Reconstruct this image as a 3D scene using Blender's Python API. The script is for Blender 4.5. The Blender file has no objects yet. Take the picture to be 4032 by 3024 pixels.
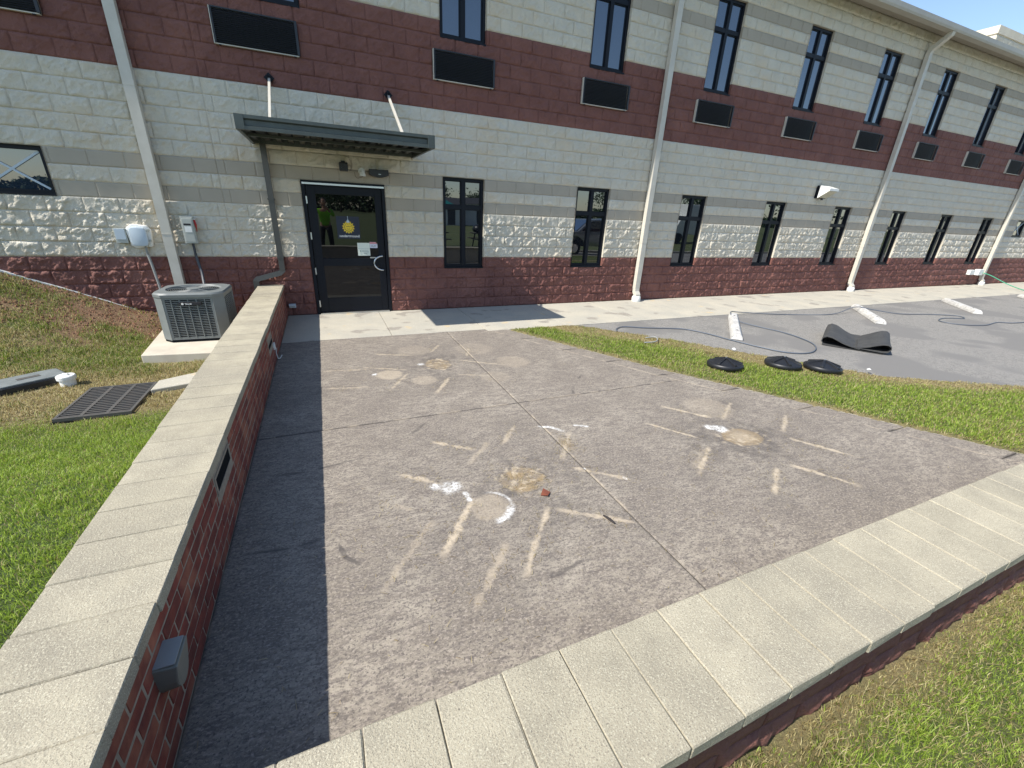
import bpy, bmesh, math, random
import numpy as np
from mathutils import Vector, Matrix
random.seed(7); rng = np.random.default_rng(11)
S = bpy.context.scene
COL = S.collection
R = math.radians

# ------------------------------------------------------------------ camera, sky, sun, exposure
cam = bpy.data.cameras.new('camera'); camo = bpy.data.objects.new('camera', cam); COL.objects.link(camo)
CAMP = Vector((0.21024949, -8.38731085, 1.89233522))
Rm = [[0.91846724, -0.3931572, 0.0429574], [-0.1128415, -0.36460417, -0.92430006], [0.37905767, 0.84409195, -0.37924143]]
camo.matrix_world = Matrix(((Rm[0][0], -Rm[1][0], -Rm[2][0], CAMP.x), (Rm[0][1], -Rm[1][1], -Rm[2][1], CAMP.y),
                            (Rm[0][2], -Rm[1][2], -Rm[2][2], CAMP.z), (0, 0, 0, 1)))
cam.sensor_width = 36; cam.lens = 36 * 1651.5017 / 4032; cam.clip_start = 0.02; cam.clip_end = 2000
S.camera = camo
SUN = Vector((-0.92, -0.1045, 1.0)).normalized()
w = bpy.data.worlds.new('World'); S.world = w; w.use_nodes = True
nt = w.node_tree; nt.nodes.clear()
sky = nt.nodes.new('ShaderNodeTexSky'); sky.sky_type = 'NISHITA'; sky.sun_disc = False
sky.sun_elevation = math.asin(SUN.z); sky.sun_rotation = math.atan2(SUN.x, SUN.y)
sky.altitude = 200; sky.air_density = 1.0; sky.dust_density = 0.5; sky.ozone_density = 1.3
bg = nt.nodes.new('ShaderNodeBackground'); bg.inputs[1].default_value = 0.15
wo = nt.nodes.new('ShaderNodeOutputWorld'); nt.links.new(sky.outputs[0], bg.inputs[0]); nt.links.new(bg.outputs[0], wo.inputs[0])
sl = bpy.data.lights.new('sun', 'SUN'); sl.energy = 4.8; sl.angle = R(0.53); sl.color = (1, 0.95, 0.87)
so = bpy.data.objects.new('sun', sl); COL.objects.link(so); so.rotation_euler = (-SUN).to_track_quat('-Z', 'Y').to_euler(); so.location = (-20, -5, 25)
vs = S.view_settings; vs.view_transform = 'Standard'; vs.look = 'None'; vs.gamma = 1; vs.exposure = 0.6; vs.use_curve_mapping = False

# ------------------------------------------------------------------ materials
def mat(name, c1, c2=None, scale=8, rough=0.8, metal=0, bump=0, bscale=60, dist=0.002, detail=6, lo=0.35, hi=0.65, spec=0.5,
        speck=None, sscale=120, sthr=0.62, stretch=None, c3=None, scale3=1.5, vary=0):
    m = bpy.data.materials.new(name); m.use_nodes = True; t = m.node_tree; N = t.nodes; L = t.links
    b = N['Principled BSDF']; b.inputs['Roughness'].default_value = rough; b.inputs['Metallic'].default_value = metal
    b.inputs['Specular IOR Level'].default_value = spec
    b.inputs['Base Color'].default_value = (*c1, 1)
    if c2 or bump or speck:
        tc = N.new('ShaderNodeNewGeometry'); vec = tc.outputs['Position']
        if stretch:
            mp = N.new('ShaderNodeMapping'); mp.inputs['Scale'].default_value = stretch; L.new(vec, mp.inputs[0]); vec = mp.outputs[0]
    col = None
    def ramp(fac, lo, hi):
        mr = N.new('ShaderNodeMapRange'); mr.inputs[1].default_value = lo; mr.inputs[2].default_value = hi; L.new(fac, mr.inputs[0]); return mr.outputs[0]
    def ramp2(f, a_, b_):
        mr = N.new('ShaderNodeMapRange'); mr.inputs[3].default_value = a_; mr.inputs[4].default_value = b_; L.new(f, mr.inputs[0]); return mr.outputs[0]
    def mix(fac, a, bb):
        mx = N.new('ShaderNodeMix'); mx.data_type = 'RGBA'; L.new(fac, mx.inputs[0])
        for i, q in ((6, a), (7, bb)):
            if isinstance(q, tuple): mx.inputs[i].default_value = (*q, 1)
            else: L.new(q, mx.inputs[i])
        return mx.outputs[2]
    def noise(sc, det=detail, rgh=0.6):
        n = N.new('ShaderNodeTexNoise'); n.inputs['Scale'].default_value = sc; n.inputs['Detail'].default_value = det
        n.inputs['Roughness'].default_value = rgh; L.new(vec, n.inputs['Vector']); return n.outputs[0]
    if c2: col = mix(ramp(noise(scale), lo, hi), c1, c2)
    if c3: col = mix(ramp(noise(scale3, 3), 0.48, 0.68), col, c3)
    if speck:
        for sp, thr, sc in (speck if isinstance(speck, list) else [(speck, sthr, sscale)]):
            col = mix(ramp(noise(sc, 2, 0.5), thr, thr + 0.06), col if col else c1, sp)
    if col: L.new(col, b.inputs['Base Color'])
    if vary and col:
        oi = N.new('ShaderNodeObjectInfo'); hs = N.new('ShaderNodeHueSaturation'); hs.inputs['Saturation'].default_value = 1
        L.new(ramp2(oi.outputs['Random'], 1 - vary, 1 + vary), hs.inputs['Value']); L.new(col, hs.inputs['Color']); col = hs.outputs[0]; L.new(col, b.inputs['Base Color'])
    if bump:
        bn = N.new('ShaderNodeBump'); bn.inputs['Strength'].default_value = bump; bn.inputs['Distance'].default_value = dist
        L.new(noise(bscale, 5, 0.65), bn.inputs['Height']); L.new(bn.outputs[0], b.inputs['Normal'])
    m['mix'] = 1
    return m
M = {}
M['cream'] = mat('cream_paint', (0.62, 0.575, 0.475), (0.56, 0.515, 0.42), 2.2, 0.8, bump=0.9, bscale=55, dist=0.012, c3=(0.60, 0.525, 0.405), scale3=1.7)
M['maroon'] = mat('maroon_paint', (0.195, 0.080, 0.062), (0.160, 0.064, 0.051), 2.5, 0.8, bump=0.9, bscale=55, dist=0.012, c3=(0.225, 0.096, 0.074), scale3=1.1)
M['taupe'] = mat('taupe_paint', (0.390, 0.345, 0.275), (0.360, 0.320, 0.255), 3, 0.75, bump=0.35, bscale=220, dist=0.0015)
M['bronze'] = mat('dark_bronze_frame', (0.004, 0.006, 0.011), rough=0.45, spec=0.25)
M['louver'] = mat('louver_metal', (0.014, 0.017, 0.023), rough=0.45)
M['lightbox'] = mat('dull_light_housing', (0.20, 0.195, 0.165), rough=0.7)
M['black'] = mat('black_paint', (0.012, 0.012, 0.014), rough=0.35)
M['beige'] = mat('beige_metal', (0.56, 0.53, 0.46), (0.50, 0.47, 0.40), 5, 0.45)
M['gutter'] = mat('gutter_metal', (0.42, 0.39, 0.33), (0.38, 0.35, 0.30), 3, 0.45)
M['soffit'] = mat('soffit_panel', (0.30, 0.27, 0.22), rough=0.7)
M['awn'] = mat('awning_metal', (0.075, 0.088, 0.080), (0.062, 0.072, 0.066), 6, 0.42, 0.2)
M['awnpipe'] = mat('dark_pipe_metal', (0.065, 0.065, 0.060), rough=0.4, metal=0.1)
M['steel'] = mat('brushed_steel', (0.62, 0.63, 0.62), rough=0.3, metal=0.9)
M['white'] = mat('white_plastic', (0.78, 0.78, 0.74), (0.70, 0.70, 0.66), 14, 0.5)
M['lens'] = mat('lamp_lens', (0.55, 0.53, 0.42), rough=0.2)
M['brick'] = mat('red_brick', (0.23, 0.050, 0.032), (0.14, 0.034, 0.026), 14, 0.85, bump=0.6, bscale=90, dist=0.004, c3=(0.33, 0.12, 0.07), scale3=5, vary=.18)
M['bmortar'] = mat('brick_mortar', (0.34, 0.29, 0.225), (0.25, 0.215, 0.17), 20, 0.95, bump=0.5, bscale=90, dist=0.004)
M['coping'] = mat('coping_aggregate', (0.400, 0.360, 0.268), (0.300, 0.270, 0.205), 6, 0.95, vary=.07, lo=.38, hi=.72, bump=0.9, bscale=120, dist=0.005, spec=0.2, c3=(0.285, 0.258, 0.200), scale3=1.9,
                  speck=[((0.47, 0.435, 0.33), 0.57, 210), ((0.24, 0.21, 0.16), 0.59, 240), ((0.15, 0.135, 0.11), 0.70, 130)])
M['walk'] = mat('walk_concrete', (0.45, 0.415, 0.335), (0.375, 0.355, 0.30), 1.6, 0.9, bump=0.3, bscale=140, dist=0.002,
                speck=[((0.28, 0.255, 0.215), 0.60, 1.9), ((0.50, 0.40, 0.25), 0.68, 2.7), ((0.57, 0.54, 0.47), 0.62, 60)])
M['padcon'] = mat('pad_concrete', (0.55, 0.50, 0.40), (0.46, 0.41, 0.33), 4, 0.9, bump=0.3, bscale=120, dist=0.002)
M['curbcon'] = mat('wheel_stop_concrete', (0.56, 0.55, 0.52), (0.42, 0.41, 0.39), 7, 0.9, bump=0.6, bscale=60, dist=0.006, speck=[((0.30, 0.29, 0.27), 0.6, 24)])
M['asphalt'] = mat('worn_asphalt', (0.222, 0.210, 0.190), (0.180, 0.171, 0.155), 1.3, 0.95, bump=0.8, bscale=130, dist=0.006,
                   speck=[((0.38, 0.37, 0.35), 0.57, 90), ((0.075, 0.075, 0.078), 0.57, 120), ((0.235, 0.223, 0.203), 0.50, 14), ((0.175, 0.168, 0.158), 0.52, 0.7)])
M['joint'] = mat('joint_dirt', (0.10, 0.085, 0.065), (0.05, 0.045, 0.035), 30, 1)
M['ac'] = mat('condenser_paint', (0.165, 0.18, 0.176), (0.145, 0.158, 0.155), 6, 0.5)
M['acdark'] = mat('condenser_coil', (0.006, 0.008, 0.010), rough=0.9, spec=0.1)
M['boxgrey'] = mat('grey_enclosure', (0.40, 0.415, 0.375), rough=0.5)
M['boxblue'] = mat('pale_blue_box', (0.48, 0.55, 0.60), rough=0.45)
M['foam'] = mat('white_sealant', (0.78, 0.78, 0.74), (0.66, 0.66, 0.62), 18, 0.8, bump=0.8, bscale=30, dist=0.01)
M['pipe'] = mat('grey_conduit', (0.28, 0.29, 0.28), rough=0.5)
M['pipedk'] = mat('dark_conduit', (0.06, 0.065, 0.075), rough=0.5)
M['red'] = mat('red_plastic', (0.40, 0.02, 0.015), rough=0.4)
M['navy'] = mat('navy_decal', (0.010, 0.016, 0.035), rough=0.45)
M['yellow'] = mat('yellow_decal', (0.80, 0.56, 0.03), rough=0.5)
M['paper'] = mat('paper_sheet', (0.72, 0.76, 0.66), rough=0.8)
M['print'] = mat('grey_print', (0.22, 0.28, 0.27), rough=0.8)
M['pink'] = mat('pink_band', (0.62, 0.26, 0.28), rough=0.7)
M['lavender'] = mat('pale_sticker', (0.62, 0.63, 0.72), rough=0.7)
M['grate'] = mat('iron_grate', (0.085, 0.085, 0.082), (0.11, 0.10, 0.09), 20, 0.6, 0.2)
M['pit'] = mat('drain_pit', (0.008, 0.008, 0.007), rough=1)
M['valve'] = mat('dark_grey_plastic', (0.19, 0.21, 0.21), (0.14, 0.155, 0.155), 12, 0.55, bump=0.3, bscale=80, dist=0.003)
M['hose'] = mat('blue_grey_hose', (0.10, 0.12, 0.15), rough=0.45)
M['ghose'] = mat('green_hose', (0.05, 0.30, 0.18), rough=0.45)
M['rubber'] = mat('rubber_mat', (0.040, 0.041, 0.042), (0.060, 0.060, 0.058), 9, 0.75, bump=0.4, bscale=200, dist=0.002)
M['matback'] = mat('mat_underside', (0.20, 0.18, 0.15), rough=0.9)
M['base'] = mat('black_base_plastic', (0.014, 0.015, 0.018), rough=0.45, bump=0.15, bscale=120, dist=0.002)
M['leaf'] = mat('dry_leaf', (0.20, 0.055, 0.025), (0.16, 0.05, 0.03), 30, 0.7)
M['twig'] = mat('dark_twig', (0.025, 0.02, 0.02), rough=0.8)
M['skin'] = mat('skin', (0.50, 0.28, 0.19), rough=0.55)
M['hiviz'] = mat('lime_shirt', (0.30, 0.75, 0.03), (0.26, 0.66, 0.03), 9, 0.8)
M['trouser'] = mat('black_trousers', (0.015, 0.015, 0.018), rough=0.8)
M['hair'] = mat('dark_hair', (0.02, 0.014, 0.01), rough=0.7)
M['silver'] = mat('silver_car_paint', (0.42, 0.44, 0.46), rough=0.25, metal=0.7)
M['chrome'] = mat('chrome', (0.8, 0.8, 0.8), rough=0.12, metal=1)
M['tyre'] = mat('tyre_rubber', (0.02, 0.02, 0.02), rough=0.85)
M['teal'] = mat('teal_canvas', (0.01, 0.22, 0.20), rough=0.8)
M['tabletop'] = mat('weathered_boards', (0.16, 0.13, 0.10), (0.11, 0.09, 0.07), 6, 0.85)
M['bark'] = mat('tree_bark', (0.10, 0.075, 0.055), (0.06, 0.045, 0.035), 9, 0.95)
M['treeleaf'] = mat('tree_foliage', (0.045, 0.085, 0.022), (0.028, 0.055, 0.015), 0.6, 0.7)
M['shed'] = mat('white_siding', (0.70, 0.70, 0.68), rough=0.7)
M['shedroof'] = mat('dark_shed_roof', (0.06, 0.06, 0.065), rough=0.8)
M['metalroof'] = mat('roof_sheet', (0.40, 0.37, 0.32), rough=0.5)
M['found'] = mat('white_foundation_sealer', (0.70, 0.72, 0.72), (0.55, 0.57, 0.56), 16, 0.8, bump=0.6, bscale=40, dist=0.005)

def glass(name, refl, tint, rough=0.01):
    m = bpy.data.materials.new(name); m.use_nodes = True; t = m.node_tree; N = t.nodes; L = t.links
    b = N['Principled BSDF']; b.inputs['Base Color'].default_value = (*tint, 1); b.inputs['Roughness'].default_value = 0.3
    b.inputs['Specular IOR Level'].default_value = 0.0
    g = N.new('ShaderNodeBsdfGlossy'); g.inputs['Roughness'].default_value = rough; g.inputs['Color'].default_value = (0.9, 0.95, 1.0, 1)
    fr = N.new('ShaderNodeFresnel'); fr.inputs[0].default_value = 1.5
    ad = N.new('ShaderNodeMath'); ad.operation = 'ADD'; ad.inputs[1].default_value = refl; ad.use_clamp = True; L.new(fr.outputs[0], ad.inputs[0])
    tc = N.new('ShaderNodeTexCoord'); n = N.new('ShaderNodeTexNoise'); n.inputs['Scale'].default_value = 1.6; n.inputs['Detail'].default_value = 1
    L.new(tc.outputs['Object'], n.inputs['Vector']); bn = N.new('ShaderNodeBump'); bn.inputs['Strength'].default_value = 0.10; bn.inputs['Distance'].default_value = 0.01
    L.new(n.outputs[0], bn.inputs['Height']); L.new(bn.outputs[0], g.inputs['Normal'])
    mx = N.new('ShaderNodeMixShader'); L.new(ad.outputs[0], mx.inputs[0]); L.new(b.outputs[0], mx.inputs[1]); L.new(g.outputs[0], mx.inputs[2])
    L.new(mx.outputs[0], N['Material Output'].inputs[0]); return m
M['glass'] = glass('tinted_glass', 0.13, (0.006, 0.007, 0.010)); M['glassdoor'] = glass('door_glass', 0.0, (0.004, 0.004, 0.005))
M['glassdoor2'] = glass('door_glass_upper', 0.045, (0.004, 0.004, 0.005)); M['glassup'] = glass('upper_glass', 0.12, (0.020, 0.030, 0.050))

def attrmat(name, kind):
    m = bpy.data.materials.new(name); m.use_nodes = True; t = m.node_tree; N = t.nodes; L = t.links
    b = N['Principled BSDF']; b.inputs['Roughness'].default_value = 0.9 if kind != 'grass' else 0.55
    a = N.new('ShaderNodeAttribute'); a.attribute_name = 'marks'
    tc = N.new('ShaderNodeTexCoord')
    def noise(sc, det=5, rgh=0.6, st=None):
        n = N.new('ShaderNodeTexNoise'); n.inputs['Scale'].default_value = sc; n.inputs['Detail'].default_value = det; n.inputs['Roughness'].default_value = rgh
        if st:
            mp = N.new('ShaderNodeMapping'); mp.inputs['Scale'].default_value = st; mp.inputs['Rotation'].default_value = (0, 0, 0.5); L.new(tc.outputs['Object'], mp.inputs[0]); L.new(mp.outputs[0], n.inputs['Vector'])
        else: L.new(tc.outputs['Object'], n.inputs['Vector'])
        return n.outputs[0]
    def ramp(f, lo, hi, a_=0, b_=1):
        mr = N.new('ShaderNodeMapRange'); mr.inputs[1].default_value = lo; mr.inputs[2].default_value = hi; mr.inputs[3].default_value = a_; mr.inputs[4].default_value = b_
        L.new(f, mr.inputs[0]); return mr.outputs[0]
    def mix(fac, p, q):
        mx = N.new('ShaderNodeMix'); mx.data_type = 'RGBA'; L.new(fac, mx.inputs[0])
        for i, z in ((6, p), (7, q)):
            if isinstance(z, tuple): mx.inputs[i].default_value = (*z, 1)
            else: L.new(z, mx.inputs[i])
        return mx.outputs[2]
    def mul(p, q):
        x = N.new('ShaderNodeMath'); x.operation = 'MULTIPLY'; L.new(p, x.inputs[0]); L.new(q, x.inputs[1]); return x.outputs[0]
    if kind == 'patio':
        sp = N.new('ShaderNodeSeparateColor'); L.new(a.outputs['Color'], sp.inputs[0])
        c = mix(ramp(noise(1.9, 5), 0.38, 0.62), (0.228, 0.198, 0.158), (0.335, 0.296, 0.238))
        c = mix(ramp(noise(0.9, 5), 0.46, 0.72), c, (0.190, 0.163, 0.132))
        c = mix(ramp(noise(6, 6, 0.72, (1, 2.6, 1)), 0.46, 0.64), c, (0.150, 0.127, 0.106))
        c = mix(ramp(noise(17, 6, 0.78, (1, 2.2, 1)), 0.47, 0.60), c, (0.140, 0.121, 0.106))
        c = mix(ramp(noise(48, 4, 0.75, (1, 1.8, 1)), 0.50, 0.66), c, (0.36, 0.31, 0.26))
        c = mix(ramp(noise(75, 3, .7), 0.54, 0.64), c, (0.110, 0.096, 0.085))
        c = mix(mul(sp.outputs[2], ramp(noise(9), 0.25, 0.6, 0.35, 1)), c, (0.085, 0.075, 0.068))
        c = mix(mul(a.outputs['Alpha'], ramp(noise(34, 5), 0.30, 0.55, 0.45, 1)), c, (0.27, 0.20, 0.115))
        c = mix(mul(sp.outputs[0], ramp(noise(40, 5), 0.30, 0.55, 0.35, 1)), c, (0.46, 0.385, 0.285))
        c = mix(mul(sp.outputs[1], ramp(noise(55, 5), 0.38, 0.52, 0.0, 1)), c, (0.70, 0.70, 0.68))
        bn = N.new('ShaderNodeBump'); bn.inputs['Strength'].default_value = 0.4; bn.inputs['Distance'].default_value = 0.006
        L.new(noise(38, 6, 0.7), bn.inputs['Height']); L.new(bn.outputs[0], b.inputs['Normal'])
    elif kind == 'grass':
        ng = mix(ramp(noise(1.5), 0.35, 0.65), (0.085, 0.155, 0.022), (0.115, 0.20, 0.034))
        c = mix(a.outputs['Alpha'], ng, a.outputs['Color'])
        tr = N.new('ShaderNodeBsdfTranslucent'); L.new(c, tr.inputs[0]); L.new(c, b.inputs['Base Color'])
        mx = N.new('ShaderNodeMixShader'); mx.inputs[0].default_value = 0.45; L.new(b.outputs[0], mx.inputs[1]); L.new(tr.outputs[0], mx.inputs[2])
        L.new(mx.outputs[0], N['Material Output'].inputs[0]); return m
    else:
        sp = N.new('ShaderNodeSeparateColor'); L.new(a.outputs['Color'], sp.inputs[0])
        c = mix(ramp(noise(0.35, 4), 0.35, 0.65), (0.075, 0.115, 0.022), (0.115, 0.140, 0.035))
        c = mix(ramp(noise(45, 4, 0.7), 0.45, 0.62), c, (0.05, 0.07, 0.02))
        c = mix(mul(sp.outputs[0], ramp(noise(25, 4), 0.3, 0.6, 0.6, 1)), c, (0.27, 0.21, 0.105))
        c = mix(mul(sp.outputs[1], ramp(noise(30, 4), 0.25, 0.5, 0.5, 1)), c, (0.21, 0.120, 0.068))
        bn = N.new('ShaderNodeBump'); bn.inputs['Strength'].default_value = 1; bn.inputs['Distance'].default_value = 0.03
        L.new(noise(50, 6, 0.7), bn.inputs['Height']); L.new(bn.outputs[0], b.inputs['Normal'])
    L.new(c, b.inputs['Base Color']); return m
M['patio'] = attrmat('stamped_patio', 'patio'); M['grass'] = attrmat('grass_blades', 'grass'); M['lawn'] = attrmat('lawn_soil', 'lawn')

# ------------------------------------------------------------------ mesh helpers
def wloc(o):
    v = Vector((0, 0, 0))
    while o: v += o.location; o = o.parent
    return v
def tag(o, label=None, cat=None, group=None, kind=None):
    if label: o['label'] = label
    if cat: o['category'] = cat
    if group: o['group'] = group
    if kind: o['kind'] = kind
    return o
def thing(name, label, cat, loc=(0, 0, 0), rz=0, group=None):
    o = bpy.data.objects.new(name, None); COL.objects.link(o); o.location = loc; o.rotation_euler = (0, 0, rz); o.empty_display_size = 0.1
    return tag(o, label, cat, group)
def link(name, me, parent=None):
    o = bpy.data.objects.new(name, me); COL.objects.link(o)
    if parent: o.parent = parent
    return o
def copy_tree(o, parent=None):
    c = o.copy(); COL.objects.link(c); c.parent = parent
    for ch in [x for x in o.children]: copy_tree(ch, c)
    return c
class MB:
    def __init__(s): s.v = []; s.f = []; s.m = []
    def add(s, vs, fs, m=0):
        n = len(s.v); s.v += [tuple(q) for q in vs]; s.f += [tuple(i + n for i in f) for f in fs]; s.m += [m] * len(fs); return s
    def box(s, x0, x1, y0, y1, z0, z1, m=0, T=None):
        vs = [(x, y, z) for x in (x0, x1) for y in (y0, y1) for z in (z0, z1)]
        if T: vs = [T @ Vector(q) for q in vs]
        return s.add(vs, [(0, 1, 3, 2), (4, 6, 7, 5), (0, 4, 5, 1), (2, 3, 7, 6), (0, 2, 6, 4), (1, 5, 7, 3)], m)
    def prism(s, poly, a0, a1, axis='z', m=0):
        n = len(poly)
        def P(p, a): return (p[0], p[1], a) if axis == 'z' else ((p[0], a, p[1]) if axis == 'y' else (a, p[0], p[1]))
        vs = [P(p, a0) for p in poly] + [P(p, a1) for p in poly]
        fs = [tuple(range(n)), tuple(range(2 * n - 1, n - 1, -1))] + [(i, i + n, (i + 1) % n + n, (i + 1) % n) for i in range(n)]
        return s.add(vs, fs, m)
    def tube(s, pts, r, n=8, m=0, cap=True):
        pts = [Vector(p) for p in pts]; rs = r if isinstance(r, (list, tuple)) else [r] * len(pts); base = len(s.v)
        up = Vector((0, 0, 1))
        for i, p in enumerate(pts):
            d = (pts[min(i + 1, len(pts) - 1)] - pts[max(i - 1, 0)]).normalized()
            a = d.cross(up); a = a.normalized() if a.length > 1e-3 else Vector((1, 0, 0)); b2 = d.cross(a).normalized()
            for k in range(n):
                t = 2 * math.pi * k / n; s.v.append(tuple(p + (a * math.cos(t) + b2 * math.sin(t)) * rs[i]))
        for i in range(len(pts) - 1):
            for k in range(n):
                s.f.append((base + i * n + k, base + i * n + (k + 1) % n, base + (i + 1) * n + (k + 1) % n, base + (i + 1) * n + k)); s.m.append(m)
        if cap:
            s.f.append(tuple(base + k for k in range(n))[::-1]); s.f.append(tuple(base + (len(pts) - 1) * n + k for k in range(n))); s.m += [m, m]
        return s
    def rtube(s, pts, wx, wy, m=0, side=Vector((1, 0, 0))):      # rectangular pipe; wx along 'side'
        pts = [Vector(p) for p in pts]; base = len(s.v)
        for i, p in enumerate(pts):
            d0 = (pts[i] - pts[i - 1]).normalized() if i else (pts[1] - pts[0]).normalized()
            d1 = (pts[i + 1] - pts[i]).normalized() if i < len(pts) - 1 else d0
            t = (d0 + d1).normalized(); sd = side
            if abs(t.dot(sd)) > 0.05: sd = (sd - t * sd.dot(t)).normalized()
            nn = t.cross(sd).normalized(); k = 1 / max(0.5, t.dot(d0))
            nk = k if abs(nn.dot(d1 - d0)) > 1e-3 else 1; sk = k if abs(sd.dot(d1 - d0)) > 1e-3 else 1
            for a, b2 in ((-1, -1), (1, -1), (1, 1), (-1, 1)): s.v.append(tuple(p + sd * a * wx / 2 * sk + nn * b2 * wy / 2 * nk))
        for i in range(len(pts) - 1):
            for k in range(4): s.f.append((base + i * 4 + k, base + i * 4 + (k + 1) % 4, base + i * 4 + 4 + (k + 1) % 4, base + i * 4 + 4 + k)); s.m.append(m)
        s.f += [(base + 3, base + 2, base + 1, base), tuple(base + (len(pts) - 1) * 4 + k for k in range(4))]; s.m += [m, m]; return s
    def lathe(s, prof, c=(0, 0, 0), n=24, m=0, sx=1, sy=1):
        base = len(s.v)
        for r, z in prof:
            for k in range(n): t = 2 * math.pi * k / n; s.v.append((c[0] + r * math.cos(t) * sx, c[1] + r * math.sin(t) * sy, c[2] + z))
        for i in range(len(prof) - 1):
            for k in range(n): s.f.append((base + i * n + k, base + i * n + (k + 1) % n, base + i * n + n + (k + 1) % n, base + i * n + n + k)); s.m.append(m)
        s.f.append(tuple(base + k for k in range(n))[::-1]); s.f.append(tuple(base + (len(prof) - 1) * n + k for k in range(n))); s.m += [m, m]; return s
    def mesh(s, name, mats, smooth=False, off=None, bev=0, seg=2):
        me = bpy.data.meshes.new(name)
        vs = s.v if off is None else [(q[0] - off.x, q[1] - off.y, q[2] - off.z) for q in s.v]
        me.from_pydata(vs, [], s.f)
        for q in (mats if isinstance(mats, (list, tuple)) else [mats]): me.materials.append(q)
        me.polygons.foreach_set('material_index', s.m)
        bm = bmesh.new(); bm.from_mesh(me); bmesh.ops.recalc_face_normals(bm, faces=bm.faces)
        if bev: bmesh.ops.bevel(bm, geom=[e for e in bm.edges if len(e.link_faces) == 2 and e.calc_face_angle(0) > 0.5], offset=bev, segments=seg, affect='EDGES', profile=0.5)
        bm.to_mesh(me); bm.free()
        if smooth:
            me.polygons.foreach_set('use_smooth', [True] * len(me.polygons))
            if smooth != 2: me.set_sharp_from_angle(angle=R(35))
        me.update(); return me
    def build(s, name, mats, parent=None, smooth=False, bev=0, seg=2, local=False):
        off = None if (local or parent is None) else wloc(parent)
        return link(name, s.mesh(name, mats, smooth, off, bev, seg), parent)

def fastmesh(name, V, F, mat_, colors=None, smooth=False):
    """V (n,3) F (m,k) with k = 3 or 4"""
    me = bpy.data.meshes.new(name); k = F.shape[1]
    me.vertices.add(len(V)); me.vertices.foreach_set('co', V.astype(np.float32).ravel())
    me.loops.add(F.size); me.loops.foreach_set('vertex_index', F.astype(np.int32).ravel())
    me.polygons.add(len(F)); me.polygons.foreach_set('loop_start', np.arange(0, F.size, k, dtype=np.int32))
    me.polygons.foreach_set('loop_total', np.full(len(F), k, dtype=np.int32))
    me.update(calc_edges=True); me.materials.append(mat_)
    if colors is not None:
        a = me.color_attributes.new('marks', 'FLOAT_COLOR', 'POINT'); a.data.foreach_set('color', colors.astype(np.float32).ravel())
    if smooth: me.polygons.foreach_set('use_smooth', np.ones(len(F), dtype=bool))
    me.validate(); return me
LAT = rng.random((256, 256))
def vn(x, z, s, o=0.0):
    x = np.asarray(x) / s + o * 17.3 + 1000; z = np.asarray(z) / s + o * 9.1 + 1000
    i = np.floor(x).astype(int); j = np.floor(z).astype(int); fx = x - i; fz = z - j
    g = lambda a, b: LAT[a % 256, b % 256]
    return (g(i, j) * (1 - fx) + g(i + 1, j) * fx) * (1 - fz) + (g(i, j + 1) * (1 - fx) + g(i + 1, j + 1) * fx) * fz
def sstep(a, b, x): t = np.clip((x - a) / (b - a), 0, 1); return t * t * (3 - 2 * t)

# ------------------------------------------------------------------ the building
X0, X1 = -8.0, 42.0
ZC = [0, .2032, .4064, .6096, .8128, 1.014, 1.219, 1.422, 1.626, 1.829, 2.032, 2.235, 2.4384, 2.647, 2.855, 3.063, 3.272, 3.480,
      3.688, 3.896, 4.105, 4.313, 4.521, 4.729, 4.935, 5.142, 5.348, 5.554, 5.757, 5.957, 6.158, 6.36, 6.56, 6.76]
def ccol(k):
    if k < 5: return 'maroon'
    if k in (9, 11, 27, 29): return 'taupe'
    if 17 <= k < 23: return 'maroon'
    return 'cream'
LOW = [(2.386, 3.198), (5.267, 6.101), (8.146, 8.942), (11.033, 11.829), (13.908, 14.705), (16.794, 17.565), (19.668, 20.46), (22.56, 23.368)]
UPP = [(-3.40, -2.59), (-0.51, 0.30), (2.381, 3.188), (5.284, 6.089), (8.195, 8.983), (11.095, 11.892), (13.976, 14.78), (16.874, 17.65), (19.787, 20.531), (22.70, 23.46), (25.6, 26.38), (28.5, 29.3), (31.4, 32.2)]
GRI = [(-3.74, -2.66), (-0.849, 0.23), (2.254, 3.339), (5.159, 6.244), (8.056, 9.15), (10.95, 12.046), (13.842, 14.963), (16.753, 17.846), (19.659, 20.744), (22.56, 23.66), (25.46, 26.55)]
OPEN = [(a, b, .818, 2.4384) for a, b in LOW] + [(a, b, 4.52, 6.158) for a, b in UPP] + [(a, b, 3.909, 4.322) for a, b in GRI]
OPEN += [(0.0, 1.335, -1, 2.235), (-3.90, -3.10, 1.845, 2.4384), (25.35, 26.15, 1.845, 2.4384)]
CJ = [-1.12, 7.12, 15.7, 24.2, 32.5]
bld = thing('school_building', 'long two-storey block building painted cream and maroon with taupe bands, behind the patio', 'building', (X0, 0, 0))
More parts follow.
